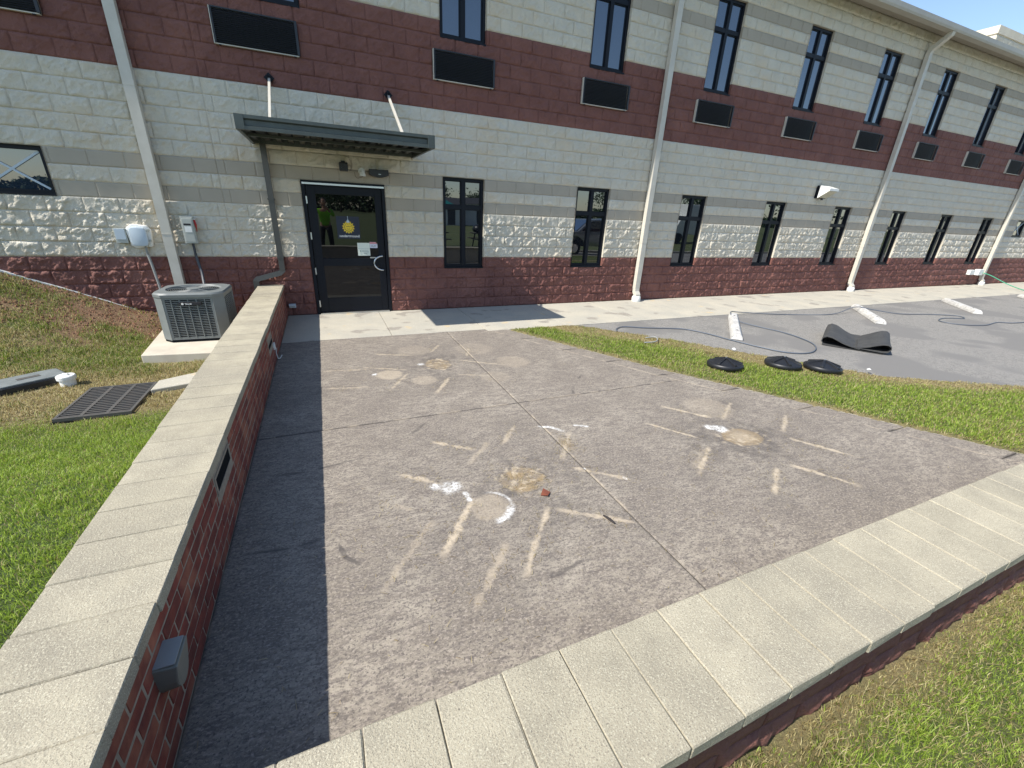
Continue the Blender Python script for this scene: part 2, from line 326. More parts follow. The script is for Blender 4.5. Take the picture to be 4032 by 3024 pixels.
# mortar sheet with openings, in paint colours
def intervals(z0, z1, x0=X0, x1=X1):
    cuts = sorted([(max(a, x0), min(b, x1)) for a, b, c, d in OPEN if c < z1 - .03 and d > z0 + .03])
    out = []; x = x0
    for a, b in cuts:
        if a > x: out.append((x, a))
        x = max(x, b)
    if x < x1: out.append((x, x1))
    return out
mm = MB(); names3 = ['cream', 'maroon', 'taupe']
zs = sorted(set(ZC + [z for o in OPEN for z in o[2:] if z > 0]))
for za, zb in zip(zs[:-1], zs[1:]):
    zm = (za + zb) / 2; k = max(i for i in range(len(ZC)) if ZC[i] <= zm)
    cuts = sorted([(a, b) for a, b, c, d in OPEN if c < zm < d]); x = X0; iv = []
    for a, b in cuts: iv.append((x, a)); x = b
    iv.append((x, X1))
    for a, b in iv: mm.add([(a, -.0015, za), (b, -.0015, za), (b, -.0015, zb), (a, -.0015, zb)], [(0, 1, 2, 3)], names3.index(ccol(k)))
tag(mm.build('mortar_joints', [M[n] for n in names3], bld), kind='stuff')
# reveals of openings + dark lining behind
for a, b, c, d in OPEN:
    rv = MB()
    c0 = max(c, 0); zt = d
    for k in range(len(ZC) - 1):
        za, zb = max(ZC[k], c0), min(ZC[k + 1], zt)
        if zb - za < .004: continue
        mi = names3.index(ccol(k))
        rv.add([(a, -.012, za), (a, .2, za), (a, .2, zb), (a, -.012, zb)], [(0, 1, 2, 3)], mi); rv.add([(b, -.012, za), (b, .2, za), (b, .2, zb), (b, -.012, zb)], [(0, 1, 2, 3)], mi)
    kt = min(max(i for i in range(len(ZC)) if ZC[i] <= d - .001), 32); kb = max(i for i in range(len(ZC)) if ZC[i] <= c0 + .001)
    rv.add([(a, -.012, d), (b, -.012, d), (b, .2, d), (a, .2, d)], [(0, 1, 2, 3)], names3.index(ccol(kt)))
    if c > 0: rv.add([(a, -.012, c0), (b, -.012, c0), (b, .2, c0), (a, .2, c0)], [(0, 1, 2, 3)], names3.index(ccol(kb)))
    rv.build('opening_reveal', [M[n] for n in names3], bld)
# blocks
def block_verts(x0, x1, z0, z1, cell, split=True):
    wd, ht = x1 - x0, z1 - z0; nx = max(2, int(round(wd / cell))); nz = max(2, int(round(ht / cell)))
    u = np.linspace(x0, x1, nx + 1); v = np.linspace(z0, z1, nz + 1)
    jx = (rng.random((nx + 1, nz + 1)) - .5) * cell * .5; jz = (rng.random((nx + 1, nz + 1)) - .5) * cell * .5
    jx[0] = jx[-1] = 0; jz[:, 0] = jz[:, -1] = 0; jx[:, 0] *= .5; jz[0] *= .5
    Xg, Zg = np.meshgrid(u, v, indexing='ij'); Xg = Xg + jx; Zg = Zg + jz
    de = np.minimum(np.minimum(Xg - x0, x1 - Xg), np.minimum(Zg - z0, z1 - Zg)); mk = np.clip(de / .007, 0, 1)
    a_ = vn(Xg, Zg, .060, 2) + .25 * vn(Xg, Zg, .021, 31); st = np.floor(a_ * 4.0) / 4.0 + .6 * np.clip((a_ * 4.0) % 1.0 * 3 - 2, 0, 1) * .25; H = np.clip(.26 * vn(Xg, Zg, .13, 1) + .52 * st + .30 * vn(Xg, Zg, .030, 3) + .22 * (rng.random(Xg.shape) - .5) - .42, 0, .55) * 1.7
    Y = -.0035 - mk * (.042 if z0 < 1.0 else .037 if z0 < 1.8 else .030) * H if split else -.004 - mk * .0
    G = np.stack([Xg, Y, Zg], -1).reshape(-1, 3); idx = np.arange((nx + 1) * (nz + 1)).reshape(nx + 1, nz + 1)
    F = np.stack([idx[:-1, :-1], idx[1:, :-1], idx[1:, 1:], idx[:-1, 1:]], -1).reshape(-1, 4)
    ring = np.concatenate([idx[:, 0], idx[-1, 1:], idx[-2::-1, -1], idx[0, -2:0:-1]])
    rb = G[ring].copy(); rb[:, 1] = .008; n = len(G); m = len(ring); G = np.concatenate([G, rb])
    a = np.arange(m); b = (a + 1) % m; F = np.concatenate([F, np.stack([ring[a], n + a, n + b, ring[b]], -1)])
    T = np.concatenate([F[:, [0, 1, 2]], F[:, [0, 2, 3]]]); return G, T
BL, g = .4064, .0032
cand = []
for k in range(33):
    z0, z1 = ZC[k] + g * .8, ZC[k + 1] - g * .8
    off = (k % 2) * BL / 2
    for a, b in intervals(ZC[k], ZC[k + 1]):
        edges = [a] + [c for c in CJ if a < c < b] + [b]
        for ea, eb in zip(edges[:-1], edges[1:]):
            n0 = math.floor((ea - off) / BL) + 1; xs = [ea] + [off + i * BL for i in range(n0, n0 + 200) if ea + .05 < off + i * BL < eb - .05] + [eb]
            for xa, xb in zip(xs[:-1], xs[1:]):
                if xb - xa > .03: cand.append((xa + g, xb - g, z0, z1, k))
# trim blocks to partial-height openings (tops and sills that fall inside a course)
c2 = []
for xa, xb, z0, z1, k in cand:
    for a, b, c, d in OPEN:
        if xb > a and xa < b:
            if c < z1 and d > z0:
                if c > z0 + .03: z1 = min(z1, c)
                elif d < z1 - .03: z0 = max(z0, d)
    if z1 - z0 > .02: c2.append((xa, xb, z0, z1, k))
cand = c2
def dist(c): return (Vector(((c[0] + c[1]) / 2, 0, (c[2] + c[3]) / 2)) - CAMP).length * (1.35 if (c[3] > 4.3 or c[0] < -3.6) else 1.0)
cand.sort(key=dist)
for c in cand[:300]:
    V, T = block_verts(*c[:4], .0165 if c[2] < 1.9 else .021, c[4] not in (9, 11, 27, 29)); o3 = np.array([c[0], 0, c[2]])
    o = link('block', fastmesh('block', V - o3, T, M[ccol(c[4])]), bld); o.location = (c[0] - X0, 0 if c[4] not in (9, 11, 27, 29) else .0005, c[2])
for col in names3:
    Vs, Ts, n = [], [], 0
    for c in cand[300:]:
        if ccol(c[4]) != col: continue
        near = c[0] < 9.5 and c[0] > -4.5
        V, T = block_verts(*c[:4], .0215 if near else ((.026 if c[2] < 1.9 else .034) if c[0] < 20 else .05), col != 'taupe'); Vs.append(V); Ts.append(T + n); n += len(V)
    V = np.concatenate(Vs); V[:, 0] -= X0
    tag(link('block_courses', fastmesh('block_courses', V, np.concatenate(Ts), M[col]), bld), kind='stuff', label='%s split-face blocks higher up and farther along the wall' % col if col != 'taupe' else 'smooth taupe block bands farther along the wall')
# windows
def window(a, b, z0, z1, zsplit, gm, xm=False):
    f = MB(); y0, y1 = .038, .12; t = .052; xc = (a + b) / 2
    f.box(a + .004, a + t, y0, y1, z0 + .004, z1 - .004); f.box(b - t, b - .004, y0, y1, z0 + .004, z1 - .004)
    f.box(a + t, b - t, y0, y1, z0 + .004, z0 + t); f.box(a + t, b - t, y0, y1, z1 - t, z1 - .004)
    P = []
    if not xm:
        f.box(xc - .038, xc + .038, y0 + .002, y1 - .002, z0 + t, z1 - t)
        for s, (p, q) in enumerate(((a + t, xc - .038), (xc + .038, b - t))): f.box(p, q, y0 + .004, y1 - .004, zsplit - .035, zsplit + .035)
        for p, q in ((a + t, xc - .038), (xc + .038, b - t)):
            for c, d in ((z0 + t, zsplit - .035), (zsplit + .035, z1 - t)):
                s = .014; f.box(p, p + s, y0 + .02, y1 - .01, c, d); f.box(q - s, q, y0 + .02, y1 - .01, c, d); f.box(p + s, q - s, y0 + .02, y1 - .01, c, c + s); f.box(p + s, q - s, y0 + .02, y1 - .01, d - s, d)
                P.append((p + s, q - s, c + s, d - s))
    else: P.append((a + t, b - t, z0 + t, z1 - t))
    root = f.build('window', M['bronze'], bld)
    for p, q, c, d in P:
        pm = MB().box(p, q, .082, .088, c, d).build('pane', gm, root, local=False)
        for v in pm.data.vertices: v.co.x += X0 * 0
    sm = MB().box(a + .002, b - .002, -.018, .037, z0 - .018, z0 + .006).build('sill', M['bronze'], root)
    if xm:
        x0, x1, c, d = P[0]
        for s in (1, -1):
            L_ = math.hypot(x1 - x0, d - c); an = math.atan2(d - c, x1 - x0) * s
            Tm = Matrix.Translation(((x0 + x1) / 2, .072, (c + d) / 2)) @ Matrix.Rotation(-an, 4, 'Y')
            MB().box(-L_ / 2 + .02, L_ / 2 - .02, -.006 + .001 * s, .005 + .001 * s, -.013, .013, T=Tm).build('reflection_bar', M['boxblue'], root)  # pale crossed bars stand in for an X reflected in the glass
    return root
# window objects carry their geometry relative to the building origin
for a, b in LOW: window(a, b, .818, 2.4384, 1.93, M['glass'])
for a, b in UPP: window(a, b, 4.52, 6.158, 5.62, M['glassup'])
window(-3.90, -3.10, 1.845, 2.4384, 0, M['glassup'], True); window(25.35, 26.15, 1.845, 2.4384, 0, M['glass'], True)
# vent grilles (one under each upper window)
for a, b in GRI:
    z0, z1 = 3.909, 4.322; f = MB(); f.box(a - .004, a + .006, -.058, .12, z0 - .010, z1 + .002); f.box(b - .012, b - .001, -.0, .12, z0 - .012, z1 + .002)
    f.box(a + .006, b - .012, -.050, .12, z0 - .010, z0 + .001); f.box(a + .012, b - .012, -.0, .12, z1 - .006, z1 - .001)
    fr = f.build('vent_grille', M['beige'], bld)
    lv = MB().box(a + .012, b - .012, .02, .03, z0 + .006, z1 - .006); n = 17
    for i in range(n):
        z = z0 + .012 + (z1 - z0 - .024) * (i + .5) / n; lv.add([(a + .013, -.062, z - .006), (b - .013, -.062, z - .006), (b - .013, -.045, z + .006), (a + .013, -.045, z + .006), (a + .013, -.060, z - .0075), (b - .013, -.060, z - .0075)], [(0, 1, 2, 3), (0, 4, 5, 1)])
        lv.box(a + .013, b - .013, -.045, -.043, z + .0055, z + .0075)
    lv.box(a + .013, a + .03, -.064, -.04, z0 + .004, z1 - .004); lv.box(b - .03, b + .004, -.064, -.04, z0 + .004, z1 + .002); lv.box(a + .013, b - .013, -.063, -.04, z1 - .012, z1 + .004)
    lv.box(a + .05, a + .08, -.06, -.03, z0 - .02, z0 - .0125); lv.box(b - .08, b - .05, -.06, -.03, z0 - .02, z0 - .0125)
    tag(lv.build('louvers', M['louver'], fr), kind='stuff')
# door
d = MB(); d.box(.004, .055, -.02, .12, 0, 2.231); d.box(1.28, 1.331, -.02, .12, 0, 2.231); d.box(.055, 1.28, -.02, .12, 2.165, 2.231)
df = d.build('door_frame', M['bronze'], bld)
MB().box(.02, 1.32, -.055, -.021, 2.172, 2.20).build('drip_strip', M['steel'], df)
MB().box(.056, 1.279, -.05, .10, 0.002, .022).build('threshold', M['steel'], df)
d = MB(); y0, y1 = .012, .058
d.box(.062, .205, y0, y1, .03, 2.158); d.box(1.155, 1.273, y0, y1, .03, 2.158)
d.box(.205, 1.155, y0, y1, 2.035, 2.158); d.box(.205, 1.155, y0, y1, .855, .985); d.box(.205, 1.155, y0, y1, .03, .285)
door = d.build('door', M['bronze'], bld, bev=.003, seg=1)
MB().box(.205, 1.155, .03, .036, .985, 2.035).build('glass_pane', M['glassdoor2'], door)
MB().box(.205, 1.155, .03, .036, .285, .855).build('glass_pane', M['glassdoor'], door)
for z in (1.93, 1.36, .77, .19): MB().box(.052, .072, -.026, .011, z - .055, z + .06).build('hinge', M['steel'], door)
pts = [(1.215, .012, 1.035), (1.215, -.05, 1.035)] + [(1.215 - .155 * math.sin(math.pi * i / 12), -.055, .91 + .125 * math.cos(math.pi * i / 12)) for i in range(13)] + [(1.215, -.05, .785), (1.215, .012, .785)]
MB().tube(pts, .012, 8).build('pull_handle', M['steel'], door, smooth=True)
MB().box(1.0, 1.15, .0, .011, .992, 1.012).build('lock_bar', M['steel'], door)
# decal: navy square, hanging-bulb sun, lettering
dc = MB().box(.487, .866, .0285, .0295, 1.325, 1.696).build('decal', M['navy'], door, bev=.0003)
cx, cz = .678, 1.515
def starpoly(r0, r1, n): return [((r1 if i % 2 else r0) * math.cos(math.pi * i / n), (r1 if i % 2 else r0) * math.sin(math.pi * i / n)) for i in range(2 * n)]
q = MB(); q.prism([(cx + x, cz + z) for x, z in starpoly(.078, .108, 14)], .0265, .0282, 'y', 0)
def ring(mb, r0, r1, a0=0, a1=360, n=24, m=1, y=.0252, c=(cx, cz)):
    for i in range(n):
        t0, t1 = R(a0 + (a1 - a0) * i / n), R(a0 + (a1 - a0) * (i + 1) / n)
        mb.prism([(c[0] + r0 * math.cos(t0), c[1] + r0 * math.sin(t0)), (c[0] + r1 * math.cos(t0), c[1] + r1 * math.sin(t0)), (c[0] + r1 * math.cos(t1), c[1] + r1 * math.sin(t1)), (c[0] + r0 * math.cos(t1), c[1] + r0 * math.sin(t1))], y, y + .001, 'y', m)
ring(q, .060, .067, 130, 410); ring(q, .012, .018, 180, 360, 8, c=(cx - .018, cz + .024)); ring(q, .012, .018, 180, 360, 8, c=(cx + .018, cz + .024)); ring(q, .028, .034, 215, 325, 10)
for s in (-1, 1): q.prism([(cx + s * .010, cz + .045), (cx + s * .016, cz + .045), (cx + s * .030, cz + .085), (cx + s * .024, cz + .085)], .0252, .0262, 'y', 1)
q.prism([(cx - .030, cz + .078), (cx + .030, cz + .078), (cx + .022, cz + .112), (cx - .022, cz + .112)], .0245, .0252, 'y', 2)
q.box(cx - .010, cx + .010, .0245, .0255, cz + .112, cz + .128, 2); q.box(cx - .003, cx + .003, .0245, .0255, cz + .128, cz + .185, 2)
q.build('sun_emblem', [M['yellow'], M['navy'], M['boxblue']], door)
def text(body, name, x, y, z, size, m, parent, width=None, rot=(R(90), 0, 0), off=(0, 0, 0)):
    cu = bpy.data.curves.new(name, 'FONT'); cu.body = body; cu.size = size; cu.extrude = .0004; cu.offset = size * .018; cu.resolution_u = 3
    tmp = bpy.data.objects.new('tmp', cu); COL.objects.link(tmp); dg = bpy.context.evaluated_depsgraph_get(); me = bpy.data.meshes.new_from_object(tmp.evaluated_get(dg))
    bpy.data.objects.remove(tmp); xs = [v.co.x for v in me.vertices]; w0 = max(xs) - min(xs)
    if width: me.transform(Matrix.Diagonal((width / w0, 1, 1, 1)) @ Matrix.Translation((-min(xs), 0, 0)))
    me.materials.clear(); me.materials.append(m); o = link(name, me, parent); o.rotation_euler = rot; o.location = Vector((x, y, z)) - wloc(parent); return o
text('underground', 'lettering', .528, .0275, 1.352, .058, M['white'], door, .322)
text('the', 'lettering', .5235, .0275, 1.350, .018, M['boxblue'], door, .034, rot=(R(90), R(-90), 0))
p = MB(); p.box(.80, 1.012, .026, .028, 1.035, 1.258, 0); p.box(.80, 1.012, .0252, .0258, 1.152, 1.156, 1)
ring(p, 0, .012, 0, 360, 10, 1, .0245, (.845, 1.115))
for i, (a, b, z) in enumerate(((.865, .985, 1.118), (.86, .99, 1.106), (.835, .865, 1.082), (.90, .985, 1.082), (.835, .88, 1.060), (.93, .97, 1.060), (.90, .95, 1.070))): p.box(a, b, .0250, .0256, z, z + .005, 1)
p.build('paper_notice', [M['paper'], M['print']], door)
p = MB(); p.prism([(1.016, 1.17), (1.148, 1.17), (1.148, 1.245), (1.12, 1.275), (1.016, 1.275)], .0262, .028, 'y', 0); p.prism([(1.016, 1.242), (1.146, 1.242), (1.12, 1.273), (1.016, 1.273)], .0250, .0260, 'y', 1)
for a, b, z in ((1.03, 1.07, 1.214), (1.085, 1.12, 1.212), (1.03, 1.12, 1.192)): p.box(a, b, .0250, .0258, z, z + .008, 2)
p.build('warning_sticker', [M['lavender'], M['pink'], M['print']], door)
# eaves, gutter, roof
MB().box(X0, X1, -.40, .05, 6.762, 6.80).build('soffit', M['soffit'], bld)
MB().prism([(-.365, 6.64), (-.50, 6.655), (-.515, 6.70), (-.52, 6.79), (-.508, 6.79), (-.50, 6.71), (-.48, 6.675), (-.38, 6.66), (-.38, 6.761), (-.365, 6.761)], X0, X1, 'x').build('gutter', M['gutter'], bld)
MB().prism([(-.47, 6.803), (7.5, 8.35), (15, 6.803), (15, 6.75), (-.38, 6.80)], X0, X1, 'x').build('roof', M['metalroof'], bld)
MB().box(X0, X1, .25, 14.6, .0, 6.75).build('inner_wall', M['taupe'], bld)
MB().box(-4.35, -2.05, -.012, .0, .02, .86).build('foundation_band', M['found'], bld) if False else None
pw = MB(); pw.box(25.4, 36, 3.0, 6.2, 6.9, 9.28, 0).box(25.36, 36.04, 2.96, 6.24, 9.16, 9.42, 1)
pb = pw.build('parapet_block', [M['cream'], M['cream']], bld)
V, T = [], []; n = 0
for k in range(10):
    z0 = 7.1 + k * .2032
    for i in range(26):
        xa = 25.42 + (i - (k % 2) * .5) * BL; xb = xa + BL - .01; xa = max(xa, 25.41)
        if xb > 36 or xb - xa < .05: continue
        v, t = block_verts(xa, xb, z0, z0 + .195, .05); v[:, 1] += 2.992; V.append(v); T.append(t + n); n += len(v)
V = np.concatenate(V); V[:, 0] -= X0; tag(link('block_courses', fastmesh('block_courses', V, np.concatenate(T), M['cream']), pb), kind='stuff')

# ------------------------------------------------------------------ ground
def outer_x(y): return np.interp(-y, [1.75, 4.4, 7.09, 7.7, 9.5], [2.96, 4.33, 5.98, 6.34, 7.4])
ASP = [(4.0, -1.87), (4.36, -2.0), (4.9, -2.6), (5.38, -3.16), (6.35, -4.5), (7.08, -5.46), (8.2, -6.1), (9.2, -6.6), (11, -7.1), (13.5, -8.0), (14.5, -9.4)]
def asp_x(y): return np.interp(-y, [-q[1] for q in ASP], [q[0] for q in ASP])
def hground(x, y):
    x = np.asarray(x, float); y = np.asarray(y, float)
    rise = np.interp(-x, [2.02, 2.35, 2.6, 3.3, 4.0, 5.5], [0, .14, .19, .50, .80, 1.0]) * np.clip(1 + (y + .15) / 2.3, 0, 1) ** 1.2
    left = rise + .30 * sstep(4.0, 6.2, -y) + .03 * sstep(-2.0, -3.2, x) + (vn(x, y, .5, 4) - .5) * .03
    front = .05 + .13 * np.clip(1 - (x - 3) / 3.5, 0, 1) * sstep(10.5, 8.6, -y)
    right = .0 + .012 * np.ones_like(x)
    h = np.where(x < -.6, left, np.where(y < -7.75, front, right))
    blend = sstep(7.4, 8.4, -y); h = np.where(x < -.6, left * (1 - blend) + (.17 + 0 * x) * blend, h)
    h = np.where(y < -9.2, np.interp(-y, [9.2, 9.45, 12.0, 12.3, 60], [.12, -.05, -.05, .06, .05]), h)
    under = ((x > -.55) & (x < outer_x(y) + (-.03)) & (y > -7.6) & (y <= 0)) | ((x > asp_x(y) + .10) & (y > -9.5)) | ((x > -.55) & (y > -1.85)) | (y > -.0)
    h = np.where(under, -.07, h)
    pit = (x > -2.15) & (x < -1.57) & (y < -3.04) & (y > -3.82); h = np.where(pit, -.3, h)
    pad = (x > -1.95) & (x < -.95) & (y < -1.0) & (y > -2.2); h = np.where(pad, -.05, h)
    return h
def dry(x, y):   # dryness 0..1 and bare soil 0..1
    x = np.asarray(x, float); y = np.asarray(y, float); n = vn(x, y, .35, 5) * .6 + vn(x, y, .12, 6) * .4
    dl = np.exp(-((x + 1.95) ** 2 / .9 + (y + 3.25) ** 2 / .30)) * 1.15 + .42 * sstep(-3.9, -3.7, y)
    dl = np.where(y > -2.3, dl * .65, dl); dl = dl + .35 * sstep(.55, .85, vn(x, y, .45, 34)) * (y > -3.4)
    dr = sstep(1.0, .1, asp_x(y) - x) * .95 + .12 + .25 * sstep(.5, .8, vn(x, y, .5, 33))
    dr = np.maximum(dr, sstep(.14, .0, x - outer_x(y)) * .8)
    df = sstep(.18, .0, -7.97 - y) * .7 + .14 * sstep(.5, .8, vn(x, y, .4, 30)) + .03
    dd = np.where(x < -.6, dl, np.where(y < -7.75, df, dr)); dd = np.clip(dd * (.45 + 1.1 * n), 0, 1)
    s = np.clip(1.35 - np.hypot((x + 2.25) / 1.35, (y + .55) / 1.0) + (n - .5) * 1.9, 0, 1) * (x < -.6) + sstep(-.45, -.1, y) * (x < -.6) * .8
    return dd, np.clip(s, 0, 1)
xs = np.unique(np.round(np.concatenate([np.arange(-6, 9, .06), np.arange(9, 20, .4), np.linspace(-6, -40, 30), np.linspace(20, 60, 24), [-400, -150, -80, 90, 150, 400], [-2.15, -2.151, -1.57, -1.569]]), 4))
ys = np.unique(np.round(np.concatenate([np.arange(-10, .4, .06), np.linspace(-10, -16, 26), np.linspace(-16, -80, 24), [-120, -200, -400, 1, 15, 60, 200, 400]]), 4))
Xg, Yg = np.meshgrid(xs, ys, indexing='ij'); Zg = hground(Xg, Yg); dd, ss = dry(Xg, Yg); far = (np.abs(Xg) > 12) | (Yg < -10.5)
dd = np.where(far, .12, dd); ss = np.where(far, 0, ss)
idx = np.arange(Xg.size).reshape(Xg.shape); F = np.stack([idx[:-1, :-1], idx[1:, :-1], idx[1:, 1:], idx[:-1, 1:]], -1).reshape(-1, 4)
go = link('lawn', fastmesh('lawn', np.stack([Xg, Yg, Zg], -1).reshape(-1, 3), F, M['lawn'], np.stack([dd, ss, 0 * dd, 1 + 0 * dd], -1).reshape(-1, 4), True)); tag(go, kind='structure')
# asphalt lot and road
me = MB(); P = ASP + [(14.6, -9.45), (60, -9.45), (60, -1.87)]
me.add([(x, y, -.008) for x, y in P], [tuple(range(len(P)))]); lot = me.build('parking_lot', M['asphalt']); tag(lot, kind='structure')
rd = MB().add([(-150, -9.45, -.006), (60, -9.45, -.006), (150, -9.45, -.006), (150, -12.0, -.006), (-150, -12.0, -.006)], [(0, 1, 2, 3, 4)]).build('road', M['asphalt']); tag(rd, kind='structure')
for nm, a, b in (('kerb', -12.15, -12.0),): tag(MB().box(-60, 60, a, b, -.05, .10).build(nm, M['walk'], bev=.015), kind='structure')
tag(MB().box(-60, 14.4, -9.45, -9.32, -.05, .12).build('kerb', M['walk'], bev=.015), kind='structure')
# walkway slabs
wk = link('walkway', MB().box(-.488, 45, -1.86, -.0, -.06, -.012).mesh('walkway', M['joint'])); tag(wk, kind='structure')
jx = [-.488, 1.075] + [1.075 + 1.57 * i for i in range(1, 28)]
for i in range(len(jx) - 1):
    a, b = jx[i] + .004, jx[i + 1] - .004; yb = -1.742 if b < 3.0 else -1.862
    s = MB().box(a, b, yb, -.012, -.05, 0).build('slab', M['walk'], wk, bev=.004); s.location.z = random.uniform(-.001, .001)
# patio
pat = link('patio', MB().add([(-.488, -1.75, -.012), (2.955, -1.75, -.012), (4.31, -4.4, -.012), (6.3, -7.65, -.012), (-.488, -7.65, -.012)], [(0, 1, 2, 3, 4)]).mesh('patio', M['joint'])); tag(pat, kind='structure')
SEG = [(0.94,-5.23,1.18,-5.42,.9),(0.59,-5.62,0.81,-5.81,.9),(0.42,-5.92,0.56,-6.03,.35),(0.63,-6.24,0.34,-6.59,.5),(1.01,-6.59,0.75,-6.89,.6),(1.41,-6.38,1.09,-6.77,1),(0.96,-6.11,0.69,-6.47,1),(1.34,-5.39,1.12,-5.61,.4),(1.69,-5.18,1.49,-5.41,.7),(2.11,-5.49,1.88,-5.79,.6),(1.91,-5.99,2.19,-6.23,.8),(1.55,-6.41,1.91,-6.66,.8),(0.78,-2.65,1.16,-2.8,.7),(1.63,-2.46,1.47,-2.72,.8),(2.02,-2.74,1.91,-3.01,.7),(1.82,-3.22,2.2,-3.48,.7),(0.57,-3.14,0.96,-3.32,.8),(0.96,-3.54,0.75,-3.9,.8),(1.42,-3.8,1.22,-4.13,.9),(1.64,-3.71,1.94,-3.84,.5),(0.12,-3.13,0.52,-3.19,.6),(0.13,-3.71,0.47,-3.76,.6),
       (3.46,-5.3,3.71,-5.61,1),(3.01,-5.56,3.25,-5.91,1),(4.21,-5.46,3.86,-5.69,.9),(4.54,-5.89,4.22,-6.09,.9),(4.15,-6.28,4.37,-6.64,1),(3.7,-6.6,3.9,-6.92,1),(3.19,-6.11,2.84,-6.36,1),(3.47,-6.57,3.18,-6.77,1),(3.12,-6.12,2.86,-6.28,.4)]
def seg_d(x, y, a, b, c, d_):
    L2 = (c - a) ** 2 + (d_ - b) ** 2; t = np.clip(((x - a) * (c - a) + (y - b) * (d_ - b)) / L2, 0, 1); return np.hypot(x - a - t * (c - a), y - b - t * (d_ - b))
def marks(x, y):
    tan = np.zeros_like(x); wh = np.zeros_like(x); dk = np.zeros_like(x); br = np.zeros_like(x)
    nz = (vn(x, y, .05, 7) - .5) * .026 + (vn(x, y, .022, 8) - .5) * .024
    for a, b, c, e, s in SEG:
        mx_, my_ = (a + c) / 2, (b + e) / 2; a, b, c, e = mx_ + (a - mx_) * 1.25, my_ + (b - my_) * 1.25, mx_ + (c - mx_) * 1.25, my_ + (e - my_) * 1.25
        q = seg_d(x, y, a, b, c, e) + nz; L_ = math.hypot(c - a, e - b); al = np.clip(((x - a) * (c - a) + (y - b) * (e - b)) / L_ ** 2, -.2, 1.2); tp_ = sstep(-.12, .12, al) * sstep(1.12, .80, al); tan = np.maximum(tan, s * tp_ * (.70 + .5 * vn(x, y, .09, 21)) * sstep(.034, .012, q + .012 * vn(x, y, .06, 22))); dk = np.maximum(dk, .45 * s * sstep(.26, .04, q) * vn(x, y, .14, 23))
    for cx_, cy_, rx, ry, s, B in ((1.42, -5.97, .175, .155, .95, 1), (1.44, -3.25, .16, .20, .8, 1), (3.69, -6.05, .21, .155, .9, 1)):
        q = np.hypot((x - cx_) / rx, (y - cy_) / ry) + nz * 4; br = np.maximum(br, s * sstep(1.08, .9, q)); tan = np.maximum(tan, .45 * sstep(.9, .3, q) * (rx > .2)); dk = np.maximum(dk, (.3 + .9 * vn(x, y, .05, 41)) * np.exp(-((q - 1.06) / .06) ** 2)); dk = np.maximum(dk, .8 * sstep(5.0, 1.0, q) * sstep(.35, .8, .5 * vn(x, y, .25, 42) + .5 * vn(x, y, .06, 45))); tan = np.maximum(tan, .8 * sstep(.62, .8, vn(x, y, .03, 43)) * sstep(1.5, 1.0, q)); br = br * (.55 + .6 * vn(x, y, .04, 44))
    for cx_, cy_, r, s in ((1.07, -6.19, .15, .42), (.79, -3.46, .17, .6), (2.43, -3.43, .25, .28), (2.1, -2.75, .3, .18), (3.9, -5.45, .28, .25), (1.25, -2.6, .25, .2), (1.15, -3.75, .16, .35), (2.0, -3.9, .2, .2)):
        q = np.hypot(x - cx_, y - cy_) / r + nz * 5; tan = np.maximum(tan, s * sstep(1.05, .75, q))
    for px_, py_, r in ((.88, -5.88, .075), (.79, -5.84, .045), (3.62, -5.86, .075), (3.54, -5.80, .05), (1.22, -3.2, .035), (1.96, -6.0, .012), (.62, -3.40, .03), (2.19, -6.22, .012)):
        wh = np.maximum(wh, sstep(r * 1.3, r * .5, np.hypot(x - px_, y - py_) + nz))
    ang = np.arctan2(y + 6.19, x - 1.07); q = np.hypot(x - 1.07, y + 6.19)
    wh = np.maximum(wh, sstep(.035, .012, np.abs(q - .15) + nz * .6) * sstep(-1.75, -1.4, ang) * sstep(-.1, -.45, ang)); wh = np.maximum(wh, .6 * sstep(.014, .004, np.abs(q - .165) + nz * .3) * sstep(-.5, -.2, ang) * sstep(1.6, 1.0, ang))
    for a, b, c, e in ((1.93, -5.24, 2.03, -5.29), (2.03, -5.29, 2.10, -5.39), (2.28, -5.33, 2.37, -5.39), (.96, -5.98, .97, -6.07)): wh = np.maximum(wh, sstep(.022, .008, seg_d(x, y, a, b, c, e) + nz * .6))
    for pl in ([(.98,-4.69),(.93,-4.83),(.79,-4.97),(.63,-5.08),(.52,-5.24),(.42,-5.25),(.15,-5.29),(-.1,-5.33),(-.4,-5.3)], [(3.25,-4.0),(3.01,-4.22),(2.71,-4.54),(2.66,-4.68)], [(1.5,-6.82),(1.32,-6.85),(1.19,-6.87)], [(.1,-6.2),(.13,-6.32),(.2,-6.4)], [(-.4,-6.1),(-.15,-6.14),(.02,-6.12)]):
        for (a, b), (c, e) in zip(pl[:-1], pl[1:]): dk = np.maximum(dk, (.4 + .8 * vn(x, y, .08, 27)) * sstep(.012, .003, np.abs(seg_d(x, y, a, b, c, e) + (vn(x, y, .09, 25) - .5) * .035 * (seg_d(x, y, a, b, c, e) < .05))))
    dk = np.maximum(dk, .15 * sstep(.55, .75, vn(x, y, .7, 9)) * sstep(.4, .8, .5 * vn(x, y, .16, 10) + .5 * vn(x, y, .05, 46)))
    br = np.maximum(br, .5 * sstep(.10, .02, np.abs(x - 2.02) + np.abs(y + 5.62) * .5 + nz))
    wh = wh * (.30 + .9 * vn(x, y, .022, 24)); return tan, wh, dk, br
